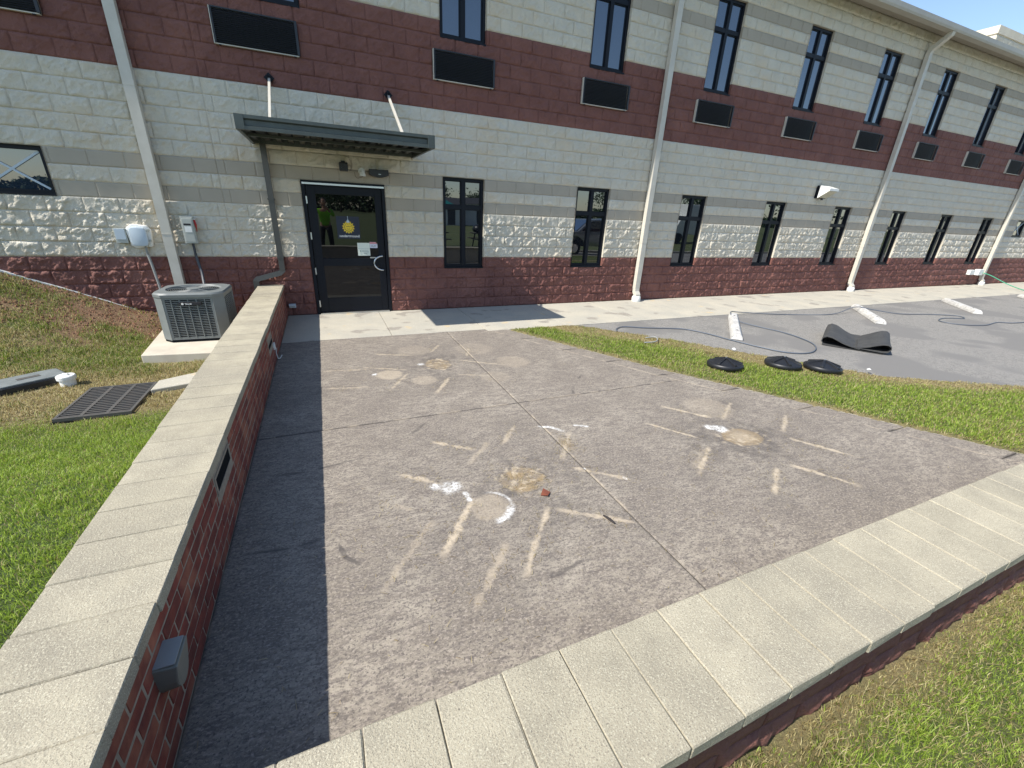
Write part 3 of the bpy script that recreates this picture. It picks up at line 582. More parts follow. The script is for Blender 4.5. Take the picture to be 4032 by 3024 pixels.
def slab_mesh(xl, xr, ya, yb, cell):   # xl, xr functions of y
    ny = int((ya - yb) / cell); yy = np.linspace(ya, yb, ny + 1); w_ = max(xr(y) - xl(y) for y in (ya, yb)); nx = max(4, int(w_ / cell)); uu = np.linspace(0, 1, nx + 1)
    U, Y = np.meshgrid(uu, yy, indexing='ij'); XL = xl(Y); XR = xr(Y); X = XL + U * (XR - XL)
    e = np.minimum(np.minimum(X - XL, XR - X), np.minimum(ya - Y, Y - yb)); Z = -.006 * sstep(.012, 0, e) + (vn(X, Y, .06, 12) - .5) * .0025 + (vn(X, Y, .5, 13) - .5) * .004
    t, w2, dk, br = marks(X, Y); dk = np.maximum(dk, .45 * sstep(.012, .0, e)); dk = np.maximum(dk, 1.2 * sstep(.013, .002, np.minimum(ya - Y, Y - yb))); t = np.maximum(t, .5 * sstep(.02, .004, e) * sstep(.45, .7, vn(X, Y, .11, 28)))
    V = np.stack([X, Y, Z], -1); idx = np.arange(X.size).reshape(X.shape)
    F = np.stack([idx[:-1, :-1], idx[:-1, 1:], idx[1:, 1:], idx[1:, :-1]], -1).reshape(-1, 4)
    return fastmesh('slab', V.reshape(-1, 3), F, M['patio'], np.stack([t, w2, dk, br], -1).reshape(-1, 4), True)
inner = lambda y: outer_x(y) - .32
ox = lambda y: outer_x(y)
K = lambda c: (lambda y: c + 0 * np.asarray(y, float))
for xl, xr, ya, yb, c in ((K(-.488), K(1.9555), -1.752, -4.6775, .0115), (K(-.488), K(1.9555), -4.6825, -7.64, .010), (K(1.9605), inner, -1.752, -4.6775, .0115), (K(1.9605), inner, -4.6825, -7.64, .011)):
    link('patio_slab', slab_mesh(xl, xr, ya, yb, c), pat)
cy = [-1.752, -2.45, -3.15, -3.80, -4.46, -5.12, -5.80, -6.47, -7.16, -7.64]
for a, b in zip(cy[:-1], cy[1:]): link('edge_strip', slab_mesh(lambda y: outer_x(y) - .314, ox, a - .004, b + .004, .02), pat)
for o in pat.children: o.data.polygons.foreach_set('use_smooth', np.ones(len(o.data.polygons), dtype=bool))
MB().add([(x, y, z) for x, y in [(float(outer_x(v)) - .001, v) for v in (-1.75, -4.4, -7.09, -7.65)] for z in (-.002, -.08)], [(0, 1, 3, 2), (2, 3, 5, 4), (4, 5, 7, 6)]).build('patio_edge', M['walk'], pat)

# ------------------------------------------------------------------ low brick walls
HW = .55
def low_wall(name, label): return thing(name, label, 'low wall')
lw = low_wall('brick_wall', 'low red brick wall with stone coping running from the door side down the left of the patio')
lw.location = (-.67, -8, 0)
MB().box(-.83, -.4905, -7.93, -.012, -.1, HW - .056).build('wall_core', M['bmortar'], lw)
bmes = []
for v in range(6):
    b = MB().box(0, .30 if False else .012, 0, .193, 0, .0575); me_ = b.mesh('brick', M['brick'], bev=.003, seg=1)
    for q in me_.vertices: q.co.x += random.uniform(-.001, .001)
    bmes.append(me_)
skip = [(-7.14, -6.86, .17, .42), (-5.97, -5.52, .31, .46), (-3.06, -2.62, .26, .37)]
for r in range(7):
    z = .006 + r * .0692; y = -7.62 + (r % 2) * .1016
    while y < -.03:
        ye = min(y + .193, -.016); ctr = (y + ye) / 2
        spans = [(y, ye)]
        for q0, q1, q2, q3 in skip[1:]:
            if z + .0575 > q2 + .004 and z < q3 - .004:
                spans = [p_ for a_, b_ in spans for p_ in ((a_, min(b_, q0 - .006)), (max(a_, q1 + .006), b_)) if p_[1] - p_[0] > .015] if any(b_ > q0 and a_ < q1 for a_, b_ in spans) else spans
        for a_, b_ in spans:
            o = link('brick', random.choice(bmes), lw); o.location = (-.500 + .67 + random.uniform(-.0015, .0015), a_ + 8, z); o.scale = (1, (b_ - a_) / .193, 1.02)
        y += .2032
# coping stones
def stone(sx, sy, seed):
    rs = random.Random(seed); b = MB().box(-sx / 2, sx / 2, -sy / 2, sy / 2, -.056, 0); me_ = b.mesh('coping_stone', M['coping'], bev=.004, seg=1)
    for q in me_.vertices: q.co += Vector((rs.uniform(-.0015, .0015), rs.uniform(-.0015, .0015), rs.uniform(-.001, .001)))
    return me_
sm = [stone(.39, .2138, i) for i in range(4)]
y = -.115
while y > -8.0:
    o = link('coping_stone', random.choice(sm), lw); o.location = (-.67 + .67 + random.uniform(-.002, .002), y + 8, HW + random.uniform(-.001, .001)); o.rotation_euler = (0, 0, random.uniform(-.004, .004)); y -= .2155
MB().box(-.85, -.49, -7.93, -.014, HW - .05, HW - .012).build('bedding_mortar', M['bmortar'], lw)
fw = low_wall('block_wall', 'low maroon block wall with stone coping across the near side of the patio'); fw.location = (0, -7.78, 0)
MB().box(-.495, 7.2, -7.925, -7.625, -.1, HW - .056).build('wall_core', M['maroon'], fw); MB().box(-.488, 7.2, -7.624, -7.612, -.1, HW - .057).build('inner_face', M['walk'], fw)  # unseen grey facing added so the windows mirror grey instead of maroon
sn = [stone(.2062, .385, 20 + i) for i in range(4)]; x = -.36
while x < 7.1:
    o = link('coping_stone', random.choice(sn), fw); o.location = (x, 0 + random.uniform(-.002, .002), HW + random.uniform(-.001, .001)); o.rotation_euler = (0, 0, random.uniform(-.005, .005)); x += .2080
MB().box(-.49, 7.2, -7.93, -7.605, HW - .05, HW - .012).build('bedding_mortar', M['bmortar'], fw)
for r in range(2):
    z = .085 + r * .2032; x = -.4 + r * .2
    while x < 7.1:
        V, T = block_verts(0, .396, 0, .193, .025); V[:, 1] = V[:, 1] * .8 - .008
        o = link('block', fastmesh('block', V, T, M['maroon']), fw); o.location = (x, -7.925 + 7.78, z); x += .4064
MB().box(-.2, 7.15, -7.945, -7.926, -.1, .083).build('footing', M['maroon'], fw)
# step light, recessed lights, outlet
t = thing('wall_light', 'grey wedge shaped step light on the near end of the brick wall, in shade', 'wall light', (-.49, -7.0, .3))
prof = [(-7.055, .385), (-6.925, .385)] + [(-6.99 + .065 * math.cos(R(a)), .30 + .07 * math.sin(R(a))) for a in range(0, -181, -20)]
b = MB(); n = len(prof); b.add([(-.50, p[0], p[1]) for p in prof] + [(-.418 if i < 2 else -.432, p[0], p[1] - (.008 if i < 2 else -.008)) for i, p in enumerate(prof)],
      [tuple(range(n)), tuple(range(2 * n - 1, n - 1, -1))] + [(i, (i + 1) % n, (i + 1) % n + n, i + n) for i in range(n)])
b.build('housing', M['lightbox'], t, bev=.004); MB().box(-.489, -.425, -7.048, -6.932, .384, .3885).build('top_plate', M['pipe'], t, bev=.001)
for k, (a, b_, c, d_, lab) in enumerate(((-5.955, -5.54, .325, .445, 'recessed rectangular brick light with pale frame, nearer of two in the low brick wall'), (-3.05, -2.63, .262, .355, 'recessed rectangular brick light with pale frame, farther of two in the low brick wall'))):
    t = thing('brick_light', lab, 'wall light', (-.49, (a + b_) / 2, c), group='recessed lights in the brick wall')
    f = MB(); f.box(-.505, -.486, a, b_, c, c + .018); f.box(-.505, -.486, a, b_, d_ - .018, d_); f.box(-.505, -.486, a, a + .02, c + .018, d_ - .018); f.box(-.505, -.486, b_ - .02, b_, c + .018, d_ - .018)
    f.build('frame', M['bmortar'], t); MB().box(-.504, -.4885, a + .02, b_ - .02, c + .018, d_ - .018).build('lens', M['acdark'], t)
t = thing('power_cord', 'thin white cord hanging down the far end of the brick wall', 'cord', (-.48, -2.54, 0)); MB().tube([(-.485, -2.60, .20), (-.47, -2.56, .17), (-.478, -2.55, .10), (-.47, -2.53, .02), (-.45, -2.48, .008), (-.44, -2.35, .006)], .006, 6).build('cable', M['white'], t, smooth=True)
MB().box(-.499, -.470, -2.64, -2.57, .17, .25).build('plug_box', M['white'], t, bev=.003)

# ------------------------------------------------------------------ awning over the door
aw = thing('door_awning', 'dark green-grey flat metal awning hung over the glass door on two white rods', 'awning', (.64, 0, 2.69))
xa, xb, yf, z0, z1 = -.596, 1.870, -1.60, 2.690, 2.852
def channel(n, p0, p1, parent):  # C-shaped fascia along a line; profile (out, z)
    b = MB(); prof = [(0, z0), (-.045, z0), (-.045, z0 + .035), (-.012, z0 + .048), (-.012, z1 - .052), (-.045, z1 - .040), (-.045, z1), (0, z1)]
    return b, prof
b = MB(); prof = [(.0, z0), (-.040, z0), (-.040, z0 + .040), (-.008, z0 + .052), (-.008, z1 - .055), (-.040, z1 - .038), (-.040, z1), (.0, z1)]
b.prism([(yf + .04 + p[0], p[1]) for p in prof], xa + .10, xb - .10, 'x').build('front_fascia', M['awn'], aw)
for nm, x0_, x1_ in (('corner_cap', xa, xa + .10), ('corner_cap', xb - .10, xb)): MB().box(x0_, x1_, yf - .004, yf + .08, z0 - .002, z1 + .002).build(nm, M['awn'], aw, bev=.003)
for x0_, s in ((xa, 1), (xb, -1)):
    MB().prism([(x0_ + s * (.04 + p[0]), p[1]) for p in prof], yf + .08, -.01, 'y').build('side_fascia', M['awn'], aw)
dk = MB(); pts = []; x = xa + .04
n = 15; wv = (xb - xa - .08) / n
for i in range(n): a = x + i * wv; pts += [(a, 2.735), (a + wv * .42, 2.735), (a + wv * .5, 2.795), (a + wv * .92, 2.795)]
pts.append((xb - .04, 2.735)); V = [(p[0], yv, p[1]) for yv in (yf + .04, -.03) for p in pts]; m_ = len(pts)
dk.add(V, [(i, i + 1, i + 1 + m_, i + m_) for i in range(m_ - 1)]); dk.build('roof_deck', M['black'], aw); MB().box(xa + .03, xb - .03, yf + .03, -.02, 2.80, 2.815).build('roof_sheet', M['awn'], aw)  # deck underside coloured black to carry the shade under the awning
MB().box(xa + .04, xb - .04, -.09, -.01, 2.70, 2.80).build('wall_angle', M['awn'], aw); MB().box(xa + .04, xb - .04, -.9, -.84, 2.700, 2.733).build('purlin', M['awn'], aw)
for i in range(3): MB().lathe([(.012, 0), (.012, .012)], (.20 + i * .47, -1.2, 2.722), 8).build('bolt', M['steel'], aw)
for x in (-.231, 1.488):
    rdo = MB().rtube([(x, -.06, 3.56), (x, -1.24, 2.86)], .032, .032).build('hanger_rod', M['beige'], aw)
    pl = MB(); pl.prism([(x - .07, 3.58), (x, 3.65), (x + .07, 3.58), (x, 3.51)], -.045, -.03, 'y'); pl.box(x - .025, x - .02, -.10, -.045, 3.52, 3.62); pl.box(x + .02, x + .025, -.10, -.045, 3.52, 3.62)
    pl.build('anchor_plate', M['bronze'], aw)
t = thing('awning_drain', 'dark metal drain pipe with a sideways kick from the awning to the low wall', 'drain pipe', (-.45, 0, 0))
MB().rtube([(-.455, -.075, 2.70), (-.455, -.075, .80), (-.50, -.078, .755), (-.84, -.095, .665), (-.875, -.098, .63), (-.875, -.098, .10)], .082, .062, side=Vector((1, 0, 0))).build('pipe', M['awnpipe'], t)
for z in (1.0, 1.9): MB().box(-.505, -.405, -.112, -.006, z, z + .03).build('strap', M['awnpipe'], t)
# downspouts
LAB = {7.13: 'tall beige downspout with white boot between the second and third lower windows', 15.7: 'tall beige downspout to the right of the wall-mounted floodlight', 24.2: 'farthest beige downspout, by the green hose at the right edge'}
def downspout(x, lab, boot=True):
    t = thing('downspout', lab, 'downspout', (x, 0, 0), group='beige downspouts down the facade')
    b = MB().rtube([(0, -.45, 6.66), (0, -.43, 6.60), (0, -.12, 6.36), (0, -.09, 6.28), (0, -.09, .30 if boot else .12)], .125, .105); b.build('pipe', M['beige'], t, local=True)
    for z in (5.0, 3.25, 1.35): MB().box(-.066, .066, -.146, -.034, z, z + .014).build('pipe_seam', M['beige'], t, local=True)
    if boot:
        MB().rtube([(0, -.09, .32), (0, -.10, .22), (0, -.16, .15), (0, -.16, .10)], .12, .10).build('elbow', M['beige'], t, local=True)
        MB().lathe([(.10, 0), (.105, .02), (.105, .10), (.09, .125), (.06, .125)], (0, -.15, .0), 20).build('boot', M['white'], t, local=True, smooth=True)
    return t
downspout(-1.93, 'beige downspout on the left, coming down behind the air conditioner', False)
for x in LAB: downspout(x, LAB[x])

# ------------------------------------------------------------------ fittings on the wall
t = thing('speaker_box', 'small black finned speaker above the door, leftmost of the three fittings', 'wall speaker', (.69, 0, 2.39))
b = MB(); b.box(.62, .755, -.13, -.03, 2.40, 2.53); b.build('housing', M['black'], t, bev=.012)
for i in range(6): MB().box(.63, .745, -.138, -.1305, 2.415 + i * .017, 2.423 + i * .017).build('fin', M['black'], t)
MB().box(.66, .72, -.03, -.004, 2.46, 2.56).build('bracket', M['black'], t)
t = thing('sensor_lamp', 'small white round motion light above the door, between two black fittings', 'lamp', (.98, 0, 2.4))
MB().tube([(.975, -.005, 2.42), (.975, -.05, 2.42)], .055, 16).build('back_plate', M['white'], t, smooth=True)
MB().lathe([(.052, -.065), (.05, -.045), (.036, .0), (.016, .035)], (.98, -.10, 2.41), 16).build('lamp_shade', M['white'], t, smooth=True)
MB().tube([(.80, -.02, 2.50), (.81, -.02, 2.47), (.80, -.02, 2.42)], .003, 5).build('wire', M['twig'], t); MB().tube([(.86, -.015, 2.40), (.865, -.015, 2.34), (.90, -.015, 2.31), (.96, -.015, 2.33), (1.03, -.015, 2.36)], .003, 5).build('wire', M['twig'], t)
t = thing('emergency_light', 'wide black curved light box above the door, rightmost of the three fittings', 'lamp', (1.24, 0, 2.35))
n = 10; pr = [(1.09, 2.462), (1.405, 2.462)] + [(1.405 - .315 * i / n, 2.375 - .035 * math.sin(math.pi * i / n)) for i in range(n + 1)]
MB().prism(pr, -.14, -.008, 'y').build('housing', M['black'], t, bev=.006); MB().box(1.235, 1.275, -.146, -.1405, 2.385, 2.392).build('badge', M['steel'], t)
t = thing('wall_plate', 'tiny beige blank plate on the cream blocks between the door and the first window', 'plate', (1.66, 0, 1.18))
MB().box(1.635, 1.685, -.045, -.02, 1.14, 1.225).build('plate', M['lens'], t, bev=.003); MB().box(1.65, 1.67, -.050, -.0452, 1.165, 1.20).build('cover', M['beige'], t)
t = thing('dryer_vent', 'small pale louvred vent low on the maroon wall just right of the low brick wall', 'vent', (-.39, 0, .18))
MB().box(-.445, -.335, -.085, -.01, .150, .215).build('hood', M['boxblue'], t, bev=.004); MB().box(-.435, -.345, -.091, -.0855, .158, .185).build('flap', M['boxgrey'], t)
t = thing('floodlight', 'wall-mounted bronze and white floodlight high between the fourth and fifth lower windows', 'floodlight', (13.0, 0, 2.7))
MB().box(12.84, 13.22, -.10, -.005, 2.60, 2.92).build('back_box', M['bronze'], t, bev=.01)
V = [(12.84, -.10, 2.92), (13.22, -.10, 2.92), (13.22, -.38, 2.84), (12.84, -.38, 2.84), (12.84, -.10, 2.60), (13.22, -.10, 2.60), (13.22, -.38, 2.78), (12.84, -.38, 2.78)]
MB().add(V, [(0, 1, 2, 3), (2, 6, 7, 3), (1, 5, 6, 2), (0, 3, 7, 4)]).build('hood', M['white'], t); MB().add([(12.85, -.11, 2.61), (13.21, -.11, 2.61), (13.21, -.37, 2.775), (12.85, -.37, 2.775)], [(0, 1, 2, 3)]).build('lens', M['lens'], t)
MB().box(13.0, 13.06, -.13, -.1, 2.56, 2.60).build('photocell', M['black'], t)
# boxes left of the condenser
t = thing('meter_box', 'small pale blue square box on the wall, left of the white foam-sealed box', 'electrical box', (-2.5, 0, 1.2))
MB().box(-2.575, -2.435, -.085, -.005, 1.215, 1.425).build('box', M['boxgrey'], t, bev=.004); MB().box(-2.565, -2.445, -.091, -.0855, 1.265, 1.415).build('cover', M['boxblue'], t, bev=.003)
t = thing('junction_box', 'white rounded junction box smeared with sealing foam, above the grey conduit', 'electrical box', (-2.28, 0, 1.2))
b = MB(); pr = [(-2.285 + .145 * math.copysign(abs(math.cos(a)) ** .5, math.cos(a)) * (1 + .06 * math.sin(5 * a)), 1.315 + .165 * math.copysign(abs(math.sin(a)) ** .5, math.sin(a)) * (1 + .05 * math.cos(7 * a))) for a in [2 * math.pi * i / 28 for i in range(28)]]
b.prism(pr, -.075, -.004, 'y').build('sealant', M['foam'], t, bev=.015, smooth=True)
pr = [(-2.285 + .105 * math.copysign(abs(math.cos(a)) ** .5, math.cos(a)), 1.31 + .135 * math.copysign(abs(math.sin(a)) ** .5, math.sin(a))) for a in [2 * math.pi * i / 24 for i in range(24)]]
MB().prism(pr, -.13, -.076, 'y').build('cover', M['boxblue'], t, bev=.012, smooth=True)
for z in (1.24, 1.39): MB().box(-2.175, -2.150, -.11, -.08, z, z + .03).build('latch', M['boxgrey'], t)
MB().tube([(-2.25, -.06, 1.17), (-2.25, -.06, 1.05), (-2.235, -.055, .9), (-2.215, -.055, .6), (-2.2, -.055, .2)], .018, 8).build('conduit', M['pipe'], t, smooth=True)
t = thing('disconnect_switch', 'tall grey switch box with red side handle on the wall above the air conditioner', 'switch box', (-1.63, 0, 1.2))
MB().box(-1.722, -1.565, -.13, -.005, 1.225, 1.61).build('enclosure', M['boxgrey'], t, bev=.005); MB().box(-1.708, -1.580, -.138, -.1305, 1.25, 1.585).build('cover', M['boxgrey'], t, bev=.004)
MB().box(-1.69, -1.60, -.141, -.1385, 1.49, 1.515).build('label_plate', M['trouser'], t); MB().box(-1.685, -1.598, -.141, -.1385, 1.39, 1.475).build('label_sheet', M['white'], t)
MB().tube([(-1.555, -.09, 1.57), (-1.545, -.10, 1.50), (-1.548, -.09, 1.40)], [.012, .016, .008], 8).build('lever', M['red'], t, smooth=True); MB().lathe([(.012, 0), (.018, .01), (.012, .02)], (-1.553, -.09, 1.57), 8).build('knob', M['white'], t)
MB().tube([(-1.64, -.07, 1.225), (-1.64, -.07, 1.05), (-1.625, -.075, .9), (-1.60, -.12, .78), (-1.56, -.35, .55), (-1.5, -.75, .45), (-1.48, -1.0, .42)], .02, 8).build('conduit', M['pipedk'], t, smooth=True)

# ------------------------------------------------------------------ air conditioner and pad
tag(MB().prism([(-1.945, -2.235), (-.90, -2.36), (-.875, -.9), (-2.05, -.95)], -.02, .10, 'z').build('equipment_pad', M['padcon'], bev=.008), 'tan concrete pad under the grey air conditioner', 'concrete pad')
ac = thing('air_conditioner', 'grey outdoor air conditioning unit with louvred sides standing on a concrete pad', 'air conditioner', (-1.455, -1.385, .10), R(-2))
hw, hd, ch, H = .385, .375, .11, .645
def octo(s, c=ch, a=hw, b=hd): a -= s; b -= s; c2 = c - s * .4; return [(-a + c2, -b), (a - c2, -b), (a, -b + c2), (a, b - c2), (a - c2, b), (-a + c2, b), (-a, b - c2), (-a, -b + c2)]
MB().prism(octo(.006), 0, .035).build('base_pan', M['acdark'], ac, local=True)
MB().prism(octo(.035), .035, H - .05).build('coil', M['acdark'], ac, local=True)
O = octo(0)
for i in (1, 3, 5, 7):
    a, b = Vector((*O[i], 0)), Vector((*O[(i + 1) % 8], 0)); a2, b2 = a + (a - b) * .0, b
    nrm = ((a + b) / 2).normalized(); q = MB(); a3 = a - nrm * .03; b3 = b - nrm * .03
    q.add([(p.x, p.y, z) for z in (.03, H - .05) for p in (a, b, b3, a3)], [(0, 1, 5, 4), (1, 2, 6, 5), (2, 3, 7, 6), (3, 0, 4, 7), (0, 3, 2, 1), (4, 5, 6, 7)]); q.build('corner_post', M['ac'], ac, local=True)
for i in (0, 2, 4, 6):
    a, b = Vector((*O[i], 0)), Vector((*O[(i + 1) % 8], 0)); L_ = (b - a).length; an = math.atan2(b.y - a.y, b.x - a.x); Tm = Matrix.Translation(a) @ Matrix.Rotation(an, 4, 'Z')
    q = MB(); q.box(0, .028, .004, .02, .035, H - .05, 0, Tm); q.box(L_ - .028, L_, .004, .02, .035, H - .05, 0, Tm); q.box(.028, L_ - .028, .004, .02, .035, .06, 0, Tm); q.box(.028, L_ - .028, .004, .02, H - .075, H - .05, 0, Tm)
    nr = 6 if i in (0, 4) else 6
    for k in range(1, nr): q.box(L_ * k / nr - .005, L_ * k / nr + .005, .001, .02, .06, H - .075, 0, Tm)
    q.build('side_panel', M['ac'], ac, local=True)
    q = MB(); n = 23
    for k in range(n):
        z = .066 + (H - .147) * k / (n - 1); q.box(.028, L_ - .028, .005, .014, z - .0042, z + .0042, 0, Tm)
    tag(q.build('louvers', M['ac'], ac, local=True), kind='stuff')
tp = MB(); o1, o2, nn = octo(-.012), octo(.02), 40
rr = .295
outer = []
for k in range(nn):
    t_ = 2 * math.pi * k / nn; dx, dy = math.cos(t_), math.sin(t_); best = 9
    for i in range(8):
        p, q_ = Vector(O[i]), Vector(O[(i + 1) % 8]); e = q_ - p; nrm = Vector((e.y, -e.x)).normalized(); den = nrm.x * dx + nrm.y * dy
        if den > 1e-6: best = min(best, nrm.dot(p) / den)
    outer.append((dx * best, dy * best))
ri = []
for sc, z in ((1.025, H - .055), (1.03, H - .02), (.985, H)): ri.append([(x * sc, y * sc, z) for x, y in outer])
ri.append([(rr * math.cos(2 * math.pi * k / nn) * 1.06, rr * math.sin(2 * math.pi * k / nn) * 1.06, H + .002) for k in range(nn)]); ri.append([(rr * math.cos(2 * math.pi * k / nn), rr * math.sin(2 * math.pi * k / nn), H - .02) for k in range(nn)])
V = [p for r_ in ri for p in r_]; Fc = [(j * nn + k, j * nn + (k + 1) % nn, (j + 1) * nn + (k + 1) % nn, (j + 1) * nn + k) for j in range(4) for k in range(nn)]
tp.add(V, Fc).build('top_cover', M['ac'], ac, local=True, smooth=True)
MB().lathe([(rr + .003, 0), (rr + .003, .004)], (0, 0, H - .055), 40).build('fan_well', M['acdark'], ac, local=True)
gd = MB()
for i in range(9):
    r_ = .095 + i * .0235; gd.tube([(r_ * math.cos(a), r_ * math.sin(a), H - .006) for a in [2 * math.pi * k / 36 for k in range(37)]], .0024, 4)
for k in range(8): a = 2 * math.pi * k / 8; gd.tube([(.08 * math.cos(a), .08 * math.sin(a), H - .004), (.30 * math.cos(a), .30 * math.sin(a), H - .006)], .003, 4)
gd.build('fan_guard', M['ac'], ac, local=True)
MB().lathe([(.085, 0), (.085, .01), (.07, .016)], (0, 0, H - .008), 24).build('hub_cap', M['ac'], ac, local=True)
bl = MB()
for k in range(3):
    a = 2 * math.pi * k / 3; c, s = math.cos(a), math.sin(a)
    P_ = [(.04, -.03, -.01), (.27, -.09, -.02), (.28, .08, .015), (.04, .04, .01)]; bl.add([(p[0] * c - p[1] * s, p[0] * s + p[1] * c, H - .035 + p[2]) for p in P_], [(0, 1, 2, 3)])
bl.build('fan_blade', M['acdark'], ac, local=True)
bd = MB().box(-.10, .145, -hd - .012, -hd + .004, H - .155, H - .115).build('badge', M['trouser'], ac, local=True, bev=.004)
t_ = text('TRANE', 'badge_lettering', -1.455, -1.385 - .0135 - hd, .10 + H - .146, .026, M['white'], ac, .075); t_.location = (-.035, -hd - .0128, H - .146)
MB().tube([(-.06, -hd - .011, H - .135), (-.06, -hd - .015, H - .135)], .014, 14).build('round_logo', M['white'], ac, local=True)

# ------------------------------------------------------------------ drain grate, valve box, cap
gt = thing('drain_grate', 'rectangular black iron storm drain grate set in dry grass', 'drain grate', (-1.86, -3.43, .02)); gx0, gx1, gy0, gy1 = -2.14, -1.585, -3.81, -3.05; gz_ = .035
f = MB(); f.box(gx0, gx0 + .022, gy0, gy1, gz_ - .03, gz_); f.box(gx1 - .022, gx1, gy0, gy1, gz_ - .03, gz_); f.box(gx0 + .022, gx1 - .022, gy0, gy0 + .022, gz_ - .03, gz_); f.box(gx0 + .022, gx1 - .022, gy1 - .022, gy1, gz_ - .03, gz_); f.build('frame', M['grate'], gt)
for k in (1, 2): xx = gx0 + (gx1 - gx0) * k / 3; MB().box(xx - .014, xx + .014, gy0 + .022, gy1 - .022, gz_ - .03, gz_ - .001).build('cross_bar', M['grate'], gt)
n = 16
for k in range(n): yy = gy0 + .022 + (gy1 - gy0 - .044) * (k + .5) / n; MB().box(gx0 + .022, gx1 - .022, yy - .009, yy + .009, gz_ - .025, gz_ - .003).build('bar', M['grate'], gt)
f = MB(); f.add([(gx0 - .01, gy0 - .01, -.28), (gx1 + .01, gy0 - .01, -.28), (gx1 + .01, gy1 + .01, -.28), (gx0 - .01, gy1 + .01, -.28), (gx0 - .01, gy0 - .01, gz_ - .03), (gx1 + .01, gy0 - .01, gz_ - .03), (gx1 + .01, gy1 + .01, gz_ - .03), (gx0 - .01, gy1 + .01, gz_ - .03)], [(0, 1, 2, 3), (0, 1, 5, 4), (1, 2, 6, 5), (2, 3, 7, 6), (3, 0, 4, 7)]); f.build('pit', M['pit'], gt)
tag(MB().prism([(-1.575, -3.04), (-1.27, -2.87), (-.84, -2.72), (-.84, -3.12), (-1.25, -3.22), (-1.575, -3.32)], -.02, .045, 'z').build('concrete_apron', M['walk'], bev=.01), 'strip of grey concrete between the drain grate and the brick wall', 'concrete apron')
vb = thing('valve_box', 'dark grey plastic utility box lid, rounded rectangle, in the grass at the left edge', 'utility box', (-2.72, -2.76, .03), R(38))
def rrect(a, b, r, n=5): return [(sx * (a - r) + r * math.cos(t), sy * (b - r) + r * math.sin(t)) for sx, sy, t0 in ((1, 1, 0), (-1, 1, 90), (-1, -1, 180), (1, -1, 270)) for t in [R(t0 + 90 * i / n) for i in range(n + 1)]]
MB().prism(rrect(.27, .165, .06), -.06, .055).build('box_rim', M['base'], vb, local=True, bev=.006); MB().prism(rrect(.25, .148, .05), .056, .072).build('lid', M['valve'], vb, local=True, bev=.004)
MB().box(-.085, .085, -.03, .03, .0725, .0755).build('name_plate', M['grate'], vb, local=True)
t = thing('cleanout_cap', 'small white plastic drain cap beside the dark utility box', 'drain cap', (-2.40, -2.83, 0))
MB().lathe([(.062, -.03), (.064, .075), (.078, .078), (.078, .112), (.07, .12), (0.055, .118)], (-2.40, -2.83, 0), 24).build('cap', M['white'], t, smooth=True); MB().box(-2.425, -2.375, -2.845, -2.815, .118, .138).build('square_plug', M['white'], t, bev=.004)

# ------------------------------------------------------------------ umbrella bases, wheel stops, mat, hoses
def umb_base():
    t = thing('umbrella_base', 'x', 'umbrella base', (0, 0, 0), group='black umbrella bases on the grass strip')
    MB().lathe([(.232, 0), (.240, .012), (.242, .065), (.232, .082), (.205, .092), (.12, .135), (.05, .158), (.03, .162)], (0, 0, 0), 40).build('weight', M['base'], t, local=True, smooth=True)
    for k in range(6):
        a = 2 * math.pi * k / 6; Tm = Matrix.Rotation(a, 4, 'Z'); q = MB(); V = [Vector(p) for p in ((.03, -.018, .14), (.03, .018, .14), (.222, .024, .075), (.222, -.024, .075), (.03, -.016, .198), (.03, .016, .198), (.222, .018, .120), (.222, -.018, .120))]
        q.add([Tm @ v for v in V], [(4, 5, 6, 7), (0, 4, 7, 3), (1, 2, 6, 5), (3, 7, 6, 2)]); q.build('rib', M['base'], t, local=True, bev=.003, seg=1)
    MB().lathe([(.040, .14), (.036, .182), (.026, .188)], (0, 0, 0), 20).build('collar', M['base'], t, local=True, smooth=True)
    MB().lathe([(.014, .18), (.014, .205), (.008, .21)], (0, 0, 0), 10).build('plug', M['steel'], t, local=True)
    return t
u0 = umb_base()
for i, (x, y, rz, lab) in enumerate(((5.17, -4.53, .3, 'round black plastic umbrella base on the grass, leftmost of three'), (6.06, -4.75, 1.0, 'round black plastic umbrella base on the grass, middle of three'), (6.50, -5.03, 1.5, 'round black plastic umbrella base on the grass, rightmost of three'))):
    o = u0 if i == 0 else copy_tree(u0); o.location = (x, y, .028); o.rotation_euler = (R(3 * (i - 1)), R(2), rz); o['label'] = lab; o.scale = (.97, .97, .68)
def wstop():
    t = thing('wheel_stop', 'x', 'wheel stop', (0, 0, 0), group='concrete wheel stops in the parking lot'); L_ = .93
    b = MB(); pr = [(-.10, 0), (-.085, .055), (-.05, .10), (.05, .10), (.085, .055), (.10, 0)]; n = len(pr)
    b.add([(-L_, p[0], p[1]) for p in pr] + [(-L_ + .05 * p[1] / .1, p[0], p[1]) for p in pr][:0] + [(L_, p[0], p[1]) for p in pr], [tuple(range(n)), tuple(range(2 * n - 1, n - 1, -1))] + [(i, i + n, (i + 1) % n + n, (i + 1) % n) for i in range(n)])
    for i, v in enumerate(b.v):
        if v[2] > .06: b.v[i] = (v[0] * .965, v[1], v[2])
    b.build('bar', M['curbcon'], t, local=True, bev=.01)
    for x in (-.62, .62): MB().lathe([(.018, 0), (.018, .006)], (x, 0, .0985), 10).build('pin_hole', M['twig'], t, local=True)
    return t
w0 = wstop()
